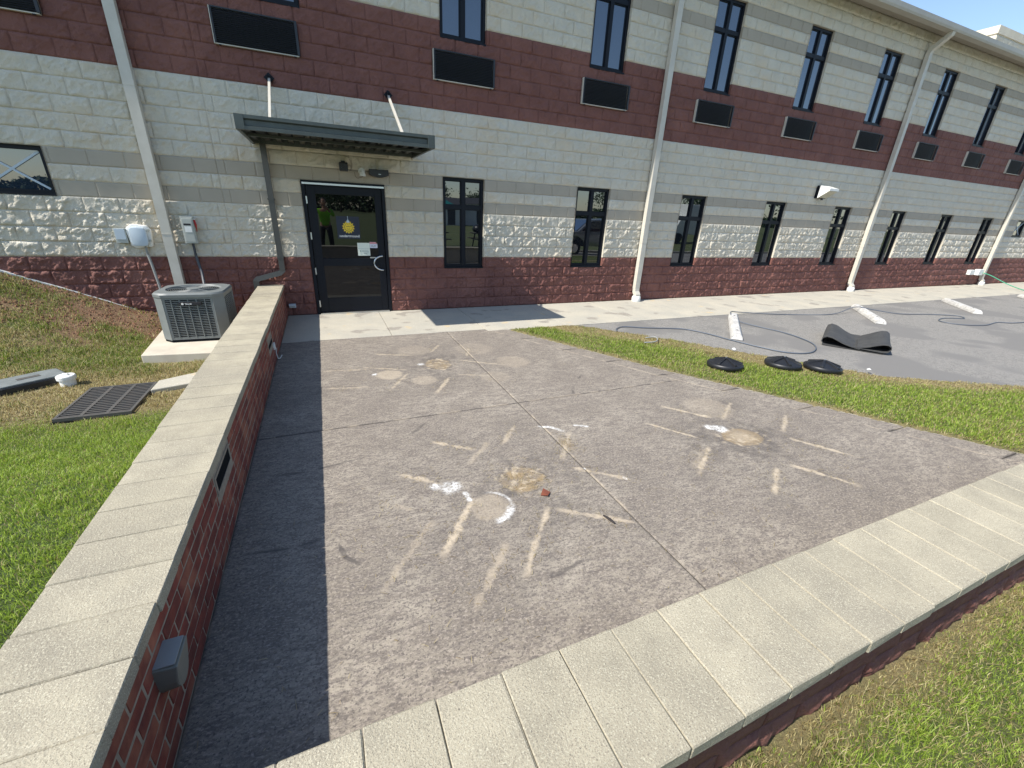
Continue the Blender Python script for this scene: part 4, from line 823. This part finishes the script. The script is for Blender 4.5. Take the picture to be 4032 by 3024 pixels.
for i, (ax, ay, bx, by, lab) in enumerate(((8.22, -2.06, 6.66, -3.48, 'concrete wheel stop nearest the grass strip, with the hose looped over its end'), (12.72, -1.95, 10.98, -3.50, 'concrete wheel stop behind the rubber mat, second from the left'), (17.12, -1.93, 15.18, -3.52, 'whitish concrete wheel stop alone beyond the hose curl, third from the left'), (21.6, -2.05, 19.6, -3.6, 'farthest concrete wheel stop, cut by the right edge of the picture'))):
    o = w0 if i == 0 else copy_tree(w0); cx_, cy_ = (ax + bx) / 2, (ay + by) / 2; o.location = (cx_, cy_, -.006); o.rotation_euler = (0, 0, math.atan2(ay - by, ax - bx)); o['label'] = lab; o.scale = (math.hypot(ax - bx, ay - by) / 1.86, 1, 1)
    for c in (o,): c.scale = (min(c.scale[0], 1.12), 1, 1)
# rubber mat folded over at both ends
t = thing('rubber_mat', 'black rubber floor mat lying folded over itself on the asphalt', 'rubber mat', (8.6, -4.3, 0))
def matpart(n, A, B, path, thick=.012):
    # path: list of (s, z) along the A->dir axis, extruded along B
    A = Vector(A); d1, d2 = B; V = []; m_ = len(path)
    P_ = [Vector(p) for p in path]; top = []
    for i, p in enumerate(P_):
        tng = (P_[min(i + 1, m_ - 1)] - P_[max(i - 1, 0)]).normalized(); nr = Vector((-tng.y, tng.x)); top.append(p + nr * thick)
    for W_ in (0, .25, .5, .75, 1):
        for src in (P_, top):
            for i, p in enumerate(src):
                wob = .02 * math.sin(W_ * 5 + i * .5)
                V.append(A + Vector((*(d1 * p.x + d2 * W_), max(0.002, p.y + (wob if p.y > .05 else 0)))))
    F_ = []
    for wv_ in range(4):
        o0 = wv_ * 2 * m_; o1_ = (wv_ + 1) * 2 * m_
        for i in range(m_ - 1): F_.append((o0 + i, o0 + i + 1, o1_ + i + 1, o1_ + i)); F_.append((o0 + m_ + i, o1_ + m_ + i, o1_ + m_ + i + 1, o0 + m_ + i + 1))
        F_.append((o0, o1_, o1_ + m_, o0 + m_)); F_.append((o0 + m_ - 1, o0 + 2 * m_ - 1, o1_ + 2 * m_ - 1, o1_ + m_ - 1))
    for o0 in (0, 8 * m_):
        for i in range(m_ - 1): F_.append((o0 + i, o0 + m_ + i, o0 + m_ + i + 1, o0 + i + 1))
    return MB().add(V, F_).build(n, M['rubber'], t, smooth=True)
d1 = Vector((.43, -.62)).normalized(); d2 = Vector((1.02, .55))
def loop(L_, h, back): # sheet going out along s, folding up and coming back
    pts = [(back, .004)] + [(back + (L_ - back) * i / 6, .004) for i in range(1, 7)]
    for i in range(1, 8): a = -90 + 180 * i / 8; pts.append((L_ + h / 2 * math.cos(R(a)), h / 2 + h / 2 * math.sin(R(a)) + .004))
    for i in range(1, 9): u = i / 8; pts.append((L_ + (back - L_) * u, .012 + h * (1 - u) ** 1.3))
    return pts
base_ = (8.12, -4.15, 0)
p1 = [(-q[0], q[1]) for q in loop(.0, .17, -.62)]
A_ = Vector((7.98, -4.18, 0))
# left fold opens to the left end, right fold to the right end
matpart('mat_sheet', (7.95, -4.12, 0), (Vector((.42, -.62)), d2), [(x_, z_) for x_, z_ in [(1.12 - 0, .004), (.9, .004), (.6, .004), (.3, .004), (.12, .004), (.03, .02), (-.02, .07), (-.005, .13), (.06, .165), (.16, .160), (.27, .125), (.38, .085), (.50, .05), (.62, .025), (.70, .018)]])
matpart('mat_sheet', (7.95, -4.12, 0), (Vector((.42, -.62)), d2 * .98), [(x_, z_) for x_, z_ in [(.58, .034), (.75, .03), (.95, .026), (1.10, .022), (1.19, .035), (1.235, .08), (1.22, .135), (1.16, .17), (1.07, .175), (.96, .150), (.86, .115), (.76, .085), (.70, .062), (.64, .05)]])
def smooth_path(P_, n=6):
    out = []
    for i in range(len(P_) - 1):
        p0, p1_, p2, p3 = [Vector(P_[max(0, min(len(P_) - 1, j))]) for j in (i - 1, i, i + 1, i + 2)]
        for k in range(n): u = k / n; out.append(.5 * ((2 * p1_) + (-p0 + p2) * u + (2 * p0 - 5 * p1_ + 4 * p2 - p3) * u * u + (-p0 + 3 * p1_ - 3 * p2 + p3) * u ** 3))
    out.append(Vector(P_[-1])); return out
H1 = [(19.5, -4.3), (15.2, -4.26), (14.42, -4.08), (13.61, -4.15), (13.03, -3.95), (13.00, -3.61), (13.51, -3.46), (14.08, -3.61), (14.3, -3.38), (13.7, -3.09), (12.9, -2.85), (12.35, -2.55), (11.92, -2.38), (10.92, -2.47), (9.54, -2.16), (8.56, -1.98), (8.07, -2.1), (7.87, -2.45), (7.95, -2.92), (8.03, -3.26), (8.0, -3.65), (7.84, -4.03), (7.55, -4.28), (7.18, -4.4), (6.84, -4.28), (6.66, -3.93), (6.53, -3.48), (6.42, -2.96), (6.2, -2.63), (5.59, -2.41), (5.21, -2.23), (4.97, -2.32), (4.89, -2.44)]
HZ = {11: .07, 12: .115, 16: .115, 15: .06, 17: .03}
t = thing('garden_hose', 'long thin blue-grey hose snaking over two wheel stops on the asphalt', 'hose', (8, -3, 0))
MB().tube(smooth_path([(x, y, HZ.get(i, .008)) for i, (x, y) in enumerate(H1)]), .0095, 7).build('hose_line', M['hose'], t, smooth=2)
tag(MB().tube(smooth_path([(4.78, -3.31, .05), (4.98, -3.33, .055), (5.12, -3.22, .06), (5.16, -3.10, .055), (5.02, -3.05, .04)]), .010, 6).build('hose_end', M['pipe'], smooth=2), 'short curl of pale hose lying in the grass strip near the walkway', 'hose')
t = thing('hose_bib', 'two white hose connection boxes low on the maroon wall by the farthest downspout', 'hose bib', (23.6, 0, .4))
MB().box(23.05, 23.40, -.12, -.005, .40, .58).build('box', M['white'], t, bev=.01); MB().box(23.62, 23.98, -.16, -.005, .38, .60).build('box', M['white'], t, bev=.01)
t = thing('green_hose', 'thin bright green hose running from the white wall box across the walkway', 'hose', (23.9, -.1, 0))
MB().tube(smooth_path([(23.9, -.15, .48), (24.0, -.4, .40), (24.1, -.9, .16), (23.9, -1.5, .02), (23.5, -2.2, .012), (23.3, -4.5, .012), (24.5, -6, .012)]), .016, 6).build('hose_line', M['ghose'], t, smooth=2)
# leaf, twig, litter
lf = MB().add([(1.46, -6.20, .004), (1.50, -6.235, .018), (1.545, -6.19, .006), (1.505, -6.15, .022), (1.50, -6.19, .008)], [(0, 1, 4), (1, 2, 4), (2, 3, 4), (3, 0, 4)]); tag(lf.build('dry_leaf', M['leaf']), 'curled reddish-brown dead leaf beside the brown round stain', 'leaf')
tag(MB().tube([(1.765, -6.545, .008), (1.78, -6.60, .012), (1.79, -6.64, .008)], [.006, .010, .005], 6).build('dark_twig', M['twig']), 'short black twig lying on a tan streak of the patio', 'twig')
for (x, y, z, lab) in ((5.97, -4.0, .05, 'scrap of white litter in the grass behind the umbrella bases'), (7.10, -5.30, .05, 'scrap of white litter in the grass right of the umbrella bases')):
    q = MB().add([(x + .035 * math.cos(a) * random.uniform(.7, 1.2), y + .03 * math.sin(a), z + random.uniform(-.004, .012)) for a in [k * 1.05 for k in range(6)]] + [(x, y, z + .025)], [(k, (k + 1) % 6, 6) for k in range(6)]); tag(q.build('litter_scrap', M['white']), lab, 'litter')
tag(MB().tube([(5.24, -5.77, .006), (5.29, -5.80, .010), (5.32, -5.81, .005)], [.006, .014, .006], 6).build('dark_twig', M['twig']), 'dark bit of debris on the outer edge strip of the patio', 'debris')
gm = MB().add([(6.95, -.30, .0)], [])

# ------------------------------------------------------------------ grass
def blades(name, X, Y, Z, H_, Wd, cols, lean=.6, seed=0, label=None):
    r = np.random.default_rng(seed); n = len(X); a = r.random(n) * 6.283; b = r.random(n) * 6.283; ln = r.random(n) ** .7 * lean
    sx, sy = np.cos(a) * Wd / 2, np.sin(a) * Wd / 2; lx, ly = np.cos(b), np.sin(b); P_ = np.stack([X, Y, Z], -1)
    def lv(h, w_, l): c = P_ + np.stack([lx * l * H_, ly * l * H_, h * H_], -1); return c - np.stack([sx * w_, sy * w_, 0 * sx], -1), c + np.stack([sx * w_, sy * w_, 0 * sx], -1)
    a0, a1 = lv(-.1, 1, 0); b0, b1 = lv(.55, .8, ln * .35); tip = P_ + np.stack([lx * ln * H_ * 1.15, ly * ln * H_ * 1.15, H_ * (1 - .35 * ln)], -1)
    V = np.stack([a0, a1, b0, b1, tip], 1).reshape(-1, 3); k = np.arange(n)[:, None] * 5
    T = np.concatenate([k + [0, 1, 3], k + [0, 3, 2], k + [2, 3, 4]]); C = np.repeat(cols, 5, 0)
    o = link(name, fastmesh(name, V, T, M['grass'], C)); tag(o, kind='stuff', label=label)
def grow(name, x0, x1, y0, y1, dens, keep, hmul, wmul, seed, label, tone=1.0):
    r = np.random.default_rng(seed); n = int((x1 - x0) * (y1 - y0) * dens); X = r.uniform(x0, x1, n); Y = r.uniform(y0, y1, n); ok = keep(X, Y, r); X, Y = X[ok], Y[ok]
    dd, s = dry(X, Y); ok = r.random(len(X)) > s * .93 + (dd > .75) * .25; X, Y, dd = X[ok], Y[ok], dd[ok]; Z = hground(X, Y); n = len(X)
    u = r.random(n); isdry = r.random(n) < np.clip((.20 if seed == 4 else .12) + dd * .85, 0, 1)
    g1 = np.array([.13, .215, .018]) * tone; g2 = np.array([.42, .54, .085]) * tone; y1_ = np.array([.60, .54, .27]); y2 = np.array([.28, .20, .085])
    C = g1 + (g2 - g1) * u[:, None]; C = np.where(isdry[:, None], y2 + (y1_ - y2) * u[:, None], C)
    cl = vn(X, Y, .10, 14); H_ = (.022 + .026 * r.random(n)) * (.45 + .55 * cl + .9 * cl * vn(X, Y, .27, 16)) * hmul * (1 - .45 * dd); Wd = (.0028 + .002 * r.random(n)) * wmul
    blades(name, X, Y, Z, H_, Wd, np.concatenate([C, np.ones((n, 1))], 1), 1.0, seed, label)
notbox = lambda X, Y: ~((X > -2.16) & (X < -1.56) & (Y > -3.83) & (Y < -3.03)) & ~((X > -2.0) & (Y > -2.3) & (Y < -.9)) & (np.hypot(X + 2.40, Y + 2.83) > .07) & ~((X > -1.6) & (Y > -3.3) & (Y < -2.75) & (Y > -3.3 + .25 * (X + 1.6) * 0) & (Y < -3.0 + .35 * (X + 1.57)))
def vbx(X, Y): c, s_ = math.cos(R(38)), math.sin(R(38)); a = (X + 2.72) * c + (Y + 2.76) * s_; b = -(X + 2.72) * s_ + (Y + 2.76) * c; return ~((abs(a) < .26) & (abs(b) < .16))
grow('grass', -3.2, -.85, -8.2, -3.7, 14000, lambda X, Y, r: notbox(X, Y), .85, .85, 1, 'bright green lawn left of the brick wall, nearest the camera', 1.12)
grow('grass', -6.0, -.85, -3.7, -.03, 7500, lambda X, Y, r: notbox(X, Y) & vbx(X, Y), 1.7, 1.5, 2, 'darker and partly dry grass on the bank by the air conditioner', .66)
grow('grass', 2.9, 10.5, -8.0, -1.9, 6000, lambda X, Y, r: (X > outer_x(Y) + .0) & (X < asp_x(Y) - .05 + .20 * vn(X, Y, .12, 15)), 1.15, 1.5, 3, 'grass strip between the patio and the parking lot')
grow('grass', .4, 7.2, -9.1, -7.955, 23000, lambda X, Y, r: r.random(len(X)) > .45 * (X > 4.5), 1.0, .72, 4, 'green and straw-coloured grass outside the near wall')
# loose straw clippings on the ground and on paving
def straw(name, X, Y, Z, L0, L1, seed, label):
    r = np.random.default_rng(seed); n = len(X); a = r.random(n) * 6.283; L_ = r.uniform(L0, L1, n); d = np.stack([np.cos(a), np.sin(a), r.uniform(-.1, .25, n)], -1) * L_[:, None] / 2; s_ = np.stack([-np.sin(a), np.cos(a), 0 * a], -1) * .0010
    c = np.stack([X, Y, Z + .004 + np.abs(d[:, 2])], -1); V = np.stack([c - d - s_, c - d + s_, c + s_ + [0, 0, .002], c - s_ + [0, 0, .002], c + d], 1).reshape(-1, 3); k = np.arange(n)[:, None] * 5
    T = np.concatenate([k + [0, 1, 2], k + [0, 2, 3], k + [3, 2, 4]]); u = r.random((n, 1)); C = np.array([.58, .50, .28]) * u + np.array([.28, .20, .10]) * (1 - u)
    o = link(name, fastmesh(name, V, T, M['grass'], np.repeat(np.concatenate([C, np.ones((n, 1))], 1), 5, 0))); tag(o, kind='stuff', label=label)
r = np.random.default_rng(5); X = []; Y = []
for a, b, c, e, s in SEG:
    n = int(55 * s); t_ = r.random(n); X.append(a + (c - a) * t_ + r.normal(0, .06, n)); Y.append(b + (e - b) * t_ + r.normal(0, .06, n))
for cx_, cy_, n, sg in ((1.42, -5.97, 300, .13), (1.9, -5.75, 60, .12), (1.44, -3.25, 90, .12), (3.95, -6.35, 90, .2), (3.6, -6.0, 60, .2), (2.0, -5.6, 70, .07)): X.append(r.normal(cx_, sg, n)); Y.append(r.normal(cy_, sg, n))
X.append(r.uniform(-.45, 5.2, 420)); Y.append(r.uniform(-7.5, -1.9, 420)); X.append(r.uniform(-.45, 3.4, 260)); Y.append(r.uniform(-7.5, -6, 260)); X = np.concatenate(X); Y = np.concatenate(Y)
ok = (X < outer_x(Y)) & (X > -.47) & (Y > -7.55) & (Y < -1.8)
straw('straw_clippings', X[ok], Y[ok], 0 * X[ok], .012, .05, 6, 'scattered dry straw clippings on the patio')
X = r.uniform(-4, -.9, 5200); Y = r.uniform(-4.0, -.2, 5200); dd_, s_ = dry(X, Y); ok = (r.random(len(X)) < np.maximum(dd_, s_ * .6)) & notbox(X, Y) & vbx(X, Y); straw('straw_clippings', X[ok], Y[ok], hground(X[ok], Y[ok]) + .012, .02, .07, 7, 'dry straw lying round the drain grate and bare soil')
X = r.uniform(.8, 7.2, 1500); Y = r.uniform(-8.9, -7.97, 1500); dd_, s_ = dry(X, Y); ok = r.random(len(X)) < .25 + dd_; straw('straw_clippings', X[ok], Y[ok], hground(X[ok], Y[ok]) + .02, .03, .10, 8, 'dry straw in the grass outside the near wall')
# clods of red soil at the foot of the wall
q = MB(); r2 = random.Random(4)
for i in range(1500):
    x = r2.uniform(-4.4, -1.9); y = r2.uniform(-1.3, -.03)
    if float(dry(x, y)[1]) < .25 or (x > -2.0 and y < -.85): continue
    s = r2.uniform(.006, .026) ** 1.0; z = float(hground(x, y)); V = [(x + s * r2.uniform(.6, 1.2) * dx, y + s * r2.uniform(.6, 1.2) * dy, z + s * .8 * dz) for dx, dy, dz in ((1, 0, 0), (-1, 0, 0), (0, 1, 0), (0, -1, 0), (0, 0, 1), (0, 0, -.6))]
    q.add(V, [(0, 2, 4), (2, 1, 4), (1, 3, 4), (3, 0, 4), (2, 0, 5), (1, 2, 5), (3, 1, 5), (0, 3, 5)])
soil = mat('red_clay', (0.27, 0.135, 0.072), (0.13, 0.068, 0.038), 14, 1); tag(q.build('soil_clods', soil), kind='stuff')
# white sealer line where the bank meets the wall
q = MB(); L1_ = [(-4.6, .95), (-4.0, .80), (-3.7, .67), (-3.33, .515), (-3.0, .37), (-2.75, .26), (-2.6, .20)]
for i, ((a, b), (c, d_)) in enumerate(zip(L1_[:-1], L1_[1:])): w1, w2 = .055 - i * .006, .050 - i * .007; q.add([(a, -.045, b - .08), (c, -.045, d_ - .08), (c, -.045, d_ + w2), (a, -.045, b + w1), (a, -.0, b + w1), (c, 0, d_ + w2)], [(0, 1, 2, 3), (3, 2, 5, 4)])
q.build('foundation_band', M['found'], bld)

# ------------------------------------------------------------------ photographer (seen mirrored in the door glass)
def skinned(name, verts, edges, radii, m, parent, sub=2, root=0):
    me_ = bpy.data.meshes.new(name); me_.from_pydata(verts, edges, []); o = link(name, me_, parent); me_.materials.append(m)
    sk = o.modifiers.new('skin', 'SKIN'); sk.use_smooth_shade = True
    for i, rd_ in enumerate(radii): v = me_.skin_vertices[0].data[i]; v.radius = rd_ if isinstance(rd_, tuple) else (rd_, rd_); v.use_root = (i == root)
    sb = o.modifiers.new('sub', 'SUBSURF'); sb.levels = sub; sb.render_levels = sub
    dg = bpy.context.evaluated_depsgraph_get(); m2 = bpy.data.meshes.new_from_object(o.evaluated_get(dg)); o.modifiers.clear(); o.data = m2
    m2.polygons.foreach_set('use_smooth', [True] * len(m2.polygons)); return o
pz = .17
per = thing('person', 'photographer in lime green shirt and black trousers holding up a phone, mirrored in the door', 'person', (.42, -8.78, pz), 0)
# local coordinates: facing +y
bv = [(0, 0, .93), (0, 0, 1.15), (0, -.01, 1.38), (0, 0, 1.47), (0, .03, 1.60),
      (.19, 0, 1.40), (.26, .12, 1.24), (.06, .26, 1.50), (-.09, .30, 1.60),
      (-.19, 0, 1.40), (-.31, .06, 1.24), (-.33, .22, 1.46), (-.30, .30, 1.60),
      (.10, 0, .90), (.13, .02, .50), (.15, -.02, .08), (.16, .10, .03), (-.10, 0, .90), (-.13, .02, .50), (-.15, -.02, .08), (-.16, .10, .03)]
be = [(0, 1), (1, 2), (2, 3), (3, 4), (2, 5), (5, 6), (6, 7), (7, 8), (2, 9), (9, 10), (10, 11), (11, 12), (0, 13), (13, 14), (14, 15), (15, 16), (0, 17), (17, 18), (18, 19), (19, 20)]
br_ = [(.14, .10), (.13, .10), (.14, .10), .055, .085, .06, .042, .032, .03, .06, .042, .032, .03, .09, .055, .042, .04, .09, .055, .042, .04]
skinned('body', bv, be, br_, M['skin'], per)
hd_ = MB().lathe([(.02, -.125), (.055, -.10), (.075, -.04), (.082, .03), (.07, .09), (.03, .12)], (0, .03, 1.655), 20, sx=.93, sy=1.12); hd_.build('head', M['skin'], per, local=True, smooth=2)
MB().lathe([(.084, -.02), (.090, .03), (.078, .10), (.035, .13)], (0, .012, 1.66), 20, sx=.95, sy=1.12).build('hair', M['hair'], per, local=True, smooth=2)
fc = MB(); fc.add([(-.014, .125, 1.63), (.014, .125, 1.63), (0, .125, 1.67), (0, .148, 1.635)], [(0, 1, 3), (1, 2, 3), (2, 0, 3)])
fc.build('nose', M['skin'], per, local=True)
for s in (-1, 1):
    MB().lathe([(.004, -.012), (.012, 0), (.004, .012)], (s * .032, .112, 1.668), 10).build('eye', M['white'], per, local=True); MB().lathe([(.006, -.03), (.018, 0), (.006, .03)], (s * .08, .03, 1.65), 8, sx=.5).build('ear', M['skin'], per, local=True)
    hx, hy, hz = -.195 + s * .105, .30, 1.60
    hv = [(hx, hy, hz)]; he = []; hr = [.026]
    for k, (dx, dz, L_) in enumerate(((-.03, .075, 1), (-.012, .085, 1.1), (.006, .08, 1.05), (.022, .065, .85))):
        b0 = len(hv); kx = -s; hv += [(hx + kx * dx * .4 * -1, hy + .005 * k, hz + .045), (hx - kx * dx * .7, hy + .022, hz + dz * .85), (hx - kx * dx * .6 - s * .012, hy + .034, hz + dz * 1.1 * L_)]; he += [(0, b0), (b0, b0 + 1), (b0 + 1, b0 + 2)]; hr += [.0095, .009, .0075]
    b0 = len(hv); hv += [(hx - s * .025, hy - .004, hz + .02), (hx - s * .045, hy + .004, hz + .045)]; he += [(0, b0), (b0, b0 + 1)]; hr += [.011, .009]
    skinned('hand', hv, he, hr, M['skin'], per, 1)
sv = [(0, 0, .88), (0, 0, 1.0), (0, 0, 1.15), (0, -.01, 1.37), (0, .0, 1.44), (.20, 0, 1.40), (.26, .10, 1.27), (-.20, 0, 1.40), (-.29, .04, 1.28), (.26, .12, 1.24), (.16, .19, 1.37), (-.31, .06, 1.24), (-.32, .15, 1.36)]
skinned('shirt', sv, [(0, 1), (1, 2), (2, 3), (3, 4), (3, 5), (5, 6), (3, 7), (7, 8), (6, 9), (9, 10), (8, 11), (11, 12)], [(.17, .125), (.165, .125), (.16, .12), (.165, .118), .07, .075, .062, .075, .062, .054, .046, .054, .046], M['hiviz'], per)
tv = [(0, 0, .96), (.095, 0, .86), (.13, .02, .50), (.15, -.02, .10), (-.095, 0, .86), (-.13, .02, .50), (-.15, -.02, .10)]
skinned('trousers', tv, [(0, 1), (1, 2), (2, 3), (0, 4), (4, 5), (5, 6)], [(.155, .115), (.105, .10), .078, .066, (.105, .10), .078, .066], M['trouser'], per)
for s in (-1, 1): MB().lathe([(.05, 0), (.055, .03), (.04, .07), (.02, .09)], (s * .16, .05, 0), 14, sx=.95, sy=2.3).build('shoe', M['trouser'], per, local=True, smooth=2)
ph = thing('phone', 'dark phone held up in both hands by the photographer', 'phone', (CAMP.x - .02, CAMP.y - .075, CAMP.z - .01)); MB().box(-.075, .075, -.006, .006, -.038, .038).build('case', M['black'], ph, local=True, bev=.004)
ph.rotation_euler = (R(-20), 0, R(-24))
per.scale = (1.04, 1.04, 1.07)

# ------------------------------------------------------------------ things across the road (mirrored in the windows)
tk = thing('pickup_truck', 'silver pickup truck parked on the road behind the photographer, mirrored in the second lower window', 'pickup truck', (12.9, -10.55, 0))
sp = [(-2.75, .55), (-2.80, .80), (-2.70, 1.05), (-1.45, 1.17), (-.75, 1.72), (.95, 1.76), (1.25, 1.18), (2.8, 1.16), (2.85, .55), (2.25, .50), (2.15, .75), (1.85, .92), (1.5, .92), (1.2, .75), (1.1, .48), (-1.05, .48), (-1.15, .75), (-1.45, .92), (-1.85, .92), (-2.15, .75), (-2.25, .50)]
MB().prism(sp, -.92, .92, 'y').build('body', M['silver'], tk, local=True, bev=.04, smooth=True)
for s in (-1, 1):
    MB().prism([(-1.25, 1.20), (-.72, 1.64), (.1, 1.67), (.1, 1.20)], s * .90 - .03, s * .90 + .03, 'y').build('side_window', M['glass'], tk, local=True); MB().prism([(.16, 1.20), (.16, 1.67), (.85, 1.67), (1.1, 1.20)], s * .90 - .03, s * .90 + .03, 'y').build('side_window', M['glass'], tk, local=True)
    MB().prism([(-2.83, .86), (-2.83, 1.0), (-2.60, 1.04), (-2.45, .95), (-2.6, .86)], s * .78 - .14, s * .78 + .14, 'y').build('headlight', M['white'], tk, local=True)
    for x in (-1.65, 1.68):
        wl = MB().tube([(x, s * .70, .40), (x, s * .95, .40)], .40, 24).build('wheel', M['tyre'], tk, local=True, bev=.03); MB().tube([(x, s * .90, .40), (x, s * .962, .40)], .23, 12).build('rim', M['chrome'], wl, local=True)
    MB().box(-.98, -.85, s * 1.0 - .1, s * 1.0 + .1, 1.18, 1.36).build('door_mirror', M['black'], tk, local=True, bev=.02)
MB().box(-2.86, -2.76, -.62, .62, .74, 1.02).build('grille', M['black'], tk, local=True, bev=.02); MB().box(-2.92, -2.70, -.90, .90, .48, .70).build('bumper', M['chrome'], tk, local=True, bev=.04)
MB().add([(-1.48, -.80, 1.19), (-1.48, .80, 1.19), (-.80, .72, 1.70), (-.80, -.72, 1.70)], [(0, 1, 2, 3)]).build('windscreen', M['glass'], tk, local=True)
def picnic(x, y, lab):
    t = thing('picnic_table', lab, 'picnic table', (x, y, .05), group='picnic tables across the road')
    for i in range(5): MB().box(-.9, .9, -.36 + i * .145, -.225 + i * .145, .72, .76).build('board', M['tabletop'], t, local=True)
    for s in (-1, 1):
        MB().box(-.9, .9, s * .66 - .13, s * .66 + .13, .43, .47).build('bench', M['tabletop'], t, local=True)
        f = MB(); f.rtube([(s * .65, -.62, .0), (s * .65, -.25, .70)], .05, .05); f.rtube([(s * .65, .62, .0), (s * .65, .25, .70)], .05, .05); f.box(s * .65 - .025, s * .65 + .025, -.75, .75, .38, .429); f.build('leg', M['black'], t, local=True)
    return t
picnic(5.2, -13.4, 'dark picnic table across the road under the teal umbrella, mirrored in the first window'); picnic(8.4, -13.7, 'dark picnic table across the road beside the barbecue, mirrored in the first window')
t = thing('patio_umbrella', 'teal umbrella over a picnic table, mirrored in the first window', 'umbrella', (5.2, -13.4, .05)); MB().tube([(0, 0, .1), (0, 0, 2.5)], .025, 8).build('pole', M['steel'], t, local=True); MB().lathe([(1.4, 1.95), (1.38, 2.02), (.7, 2.32), (.04, 2.58)], (0, 0, 0), 8).build('canopy', M['teal'], t, local=True)
t = thing('barbecue', 'black domed barbecue on a post across the road', 'barbecue', (7.6, -12.9, .05)); MB().lathe([(.1, .78), (.28, .85), (.32, .98), (.26, 1.12), (.08, 1.2)], (0, 0, 0), 16).build('kettle', M['black'], t, local=True, smooth=2); MB().tube([(0, 0, 0), (0, 0, .8)], .05, 8).build('post', M['black'], t, local=True)
t = thing('box_truck', 'white box truck parked beyond the lot, mirrored in the third lower window', 'truck', (29, -20, .05)); MB().box(-1.6, 3.0, -1.1, 1.1, .75, 3.0).build('cargo_box', M['white'], t, local=True, bev=.03); MB().prism([(-3.2, .5), (-3.2, 1.2), (-2.7, 1.3), (-2.3, 2.1), (-1.65, 2.1), (-1.65, .5)], -1.0, 1.0, 'y').build('cab', M['white'], t, local=True, bev=.04)
for x in (-2.5, 1.8):
    for s in (-1, 1): MB().tube([(x, s * .85, .42), (x, s * 1.1, .42)], .42, 20).build('wheel', M['tyre'], t, local=True)
for i, (x, y, w_, h_, lab) in enumerate(((15, -46, 3.4, 2.3, 'white shed far across the field, leftmost'), (19.5, -48, 4.5, 2.5, 'wider white shed with dark roof far across the field, middle'), (24, -46, 2.6, 2.2, 'small white shed far across the field, rightmost'))):
    t = thing('shed', lab, 'shed', (x, y, .05), group='sheds across the field'); MB().box(-w_ / 2, w_ / 2, -1.4, 1.4, 0, h_).build('wall', M['shed'], t, local=True); MB().prism([(-1.7, h_), (0, h_ + .8), (1.7, h_)], -w_ / 2 - .15, w_ / 2 + .15, 'x').build('roof', M['shedroof'], t, local=True); MB().box(-.5, .5, 1.401, 1.43, .05, 2.0).build('door', M['shedroof'], t, local=True)
def tree(x, y, h, cr, seed, lab):
    r = np.random.default_rng(seed); t = thing('tree', lab, 'tree', (x, y, .05), group='trees across the field'); b = MB(); b.tube([(0, 0, 0), (.1, 0, h * .25), (0, .1, h * .5)], [.3, .22, .14], 8)
    for k in range(5): a = k * 1.3; b.tube([(0, 0, h * .3 + k * .2), (math.cos(a) * cr * .5, math.sin(a) * cr * .5, h * .6)], [.12, .04], 6)
    b.build('trunk', M['bark'], t, local=True); n = 2600; nc = 16; cc = r.normal(0, 1, (nc, 3)); cc /= np.linalg.norm(cc, axis=1)[:, None]; cc *= r.uniform(.3, .85, (nc, 1)); cc = cc * [cr, cr, h * .38] + [0, 0, h * .62]
    P_ = cc[r.integers(0, nc, n)] + r.normal(0, 1, (n, 3)) * [cr * .22, cr * .22, h * .10]; s_ = r.uniform(.15, .35, n)[:, None]; a = r.normal(0, 1, (n, 3)); a /= np.linalg.norm(a, axis=1)[:, None]; b_ = np.cross(a, r.normal(0, 1, (n, 3))); b_ /= np.linalg.norm(b_, axis=1)[:, None]
    V = np.stack([P_ - a * s_, P_ + b_ * s_ * .6, P_ + a * s_, P_ - b_ * s_ * .6], 1).reshape(-1, 3); F_ = np.arange(n * 4).reshape(-1, 4); link('crown', fastmesh('crown', V, F_, M['treeleaf']), t)
TR = [(-70, -120, 8, 5), (-48, -130, 7, 5), (-30, -118, 8, 5.5), (-12, -128, 7, 5), (6, -120, 8, 5.5), (20, -128, 7, 5), (29, -108, 7.6, 3.4), (48, -128, 8, 6), (62, -120, 9, 6), (75, -95, 10, 6), (88, -80, 11, 6), (66, -52, 9, 5), (74, -40, 11, 6), (78, -28, 12, 5.5), (92, -30, 13, 6)]
place = ['far left end of the tree line', 'second from the left', 'tall and broad, left of centre', 'behind the photographer', 'directly across from the door', 'small, beyond the sheds', 'standing alone nearest the road', 'broad, behind the sheds', 'right of the sheds', 'tallest on the right', 'on the right bend of the field', 'nearer one on the right', 'behind the white box truck', 'by the end of the lot', 'farthest to the right']
for i, (x, y, h, c) in enumerate(TR): tree(x, y, h, c, 50 + i, 'green leafy tree across the field, ' + place[i])
r = np.random.default_rng(9); n = 26000; a = r.uniform(-190, 230, n); P_ = np.stack([a, -150 + r.normal(0, 2.2, n) + 5 * np.sin(a * .07), np.abs(r.random(n)) ** .8 * (5.0 + 1.5 * np.sin(a * .11) + 1.0 * np.sin(a * .37))], -1); s_ = r.uniform(.4, .9, n)[:, None]
a = r.normal(0, 1, (n, 3)); a /= np.linalg.norm(a, axis=1)[:, None]; b_ = np.cross(a, r.normal(0, 1, (n, 3))); b_ /= np.linalg.norm(b_, axis=1)[:, None]
V = np.stack([P_ - a * s_, P_ + b_ * s_ * .6, P_ + a * s_, P_ - b_ * s_ * .6], 1).reshape(-1, 3); tag(link('woods', fastmesh('woods', V, np.arange(n * 4).reshape(-1, 4), M['treeleaf'])), kind='stuff', label='line of woods beyond the field')
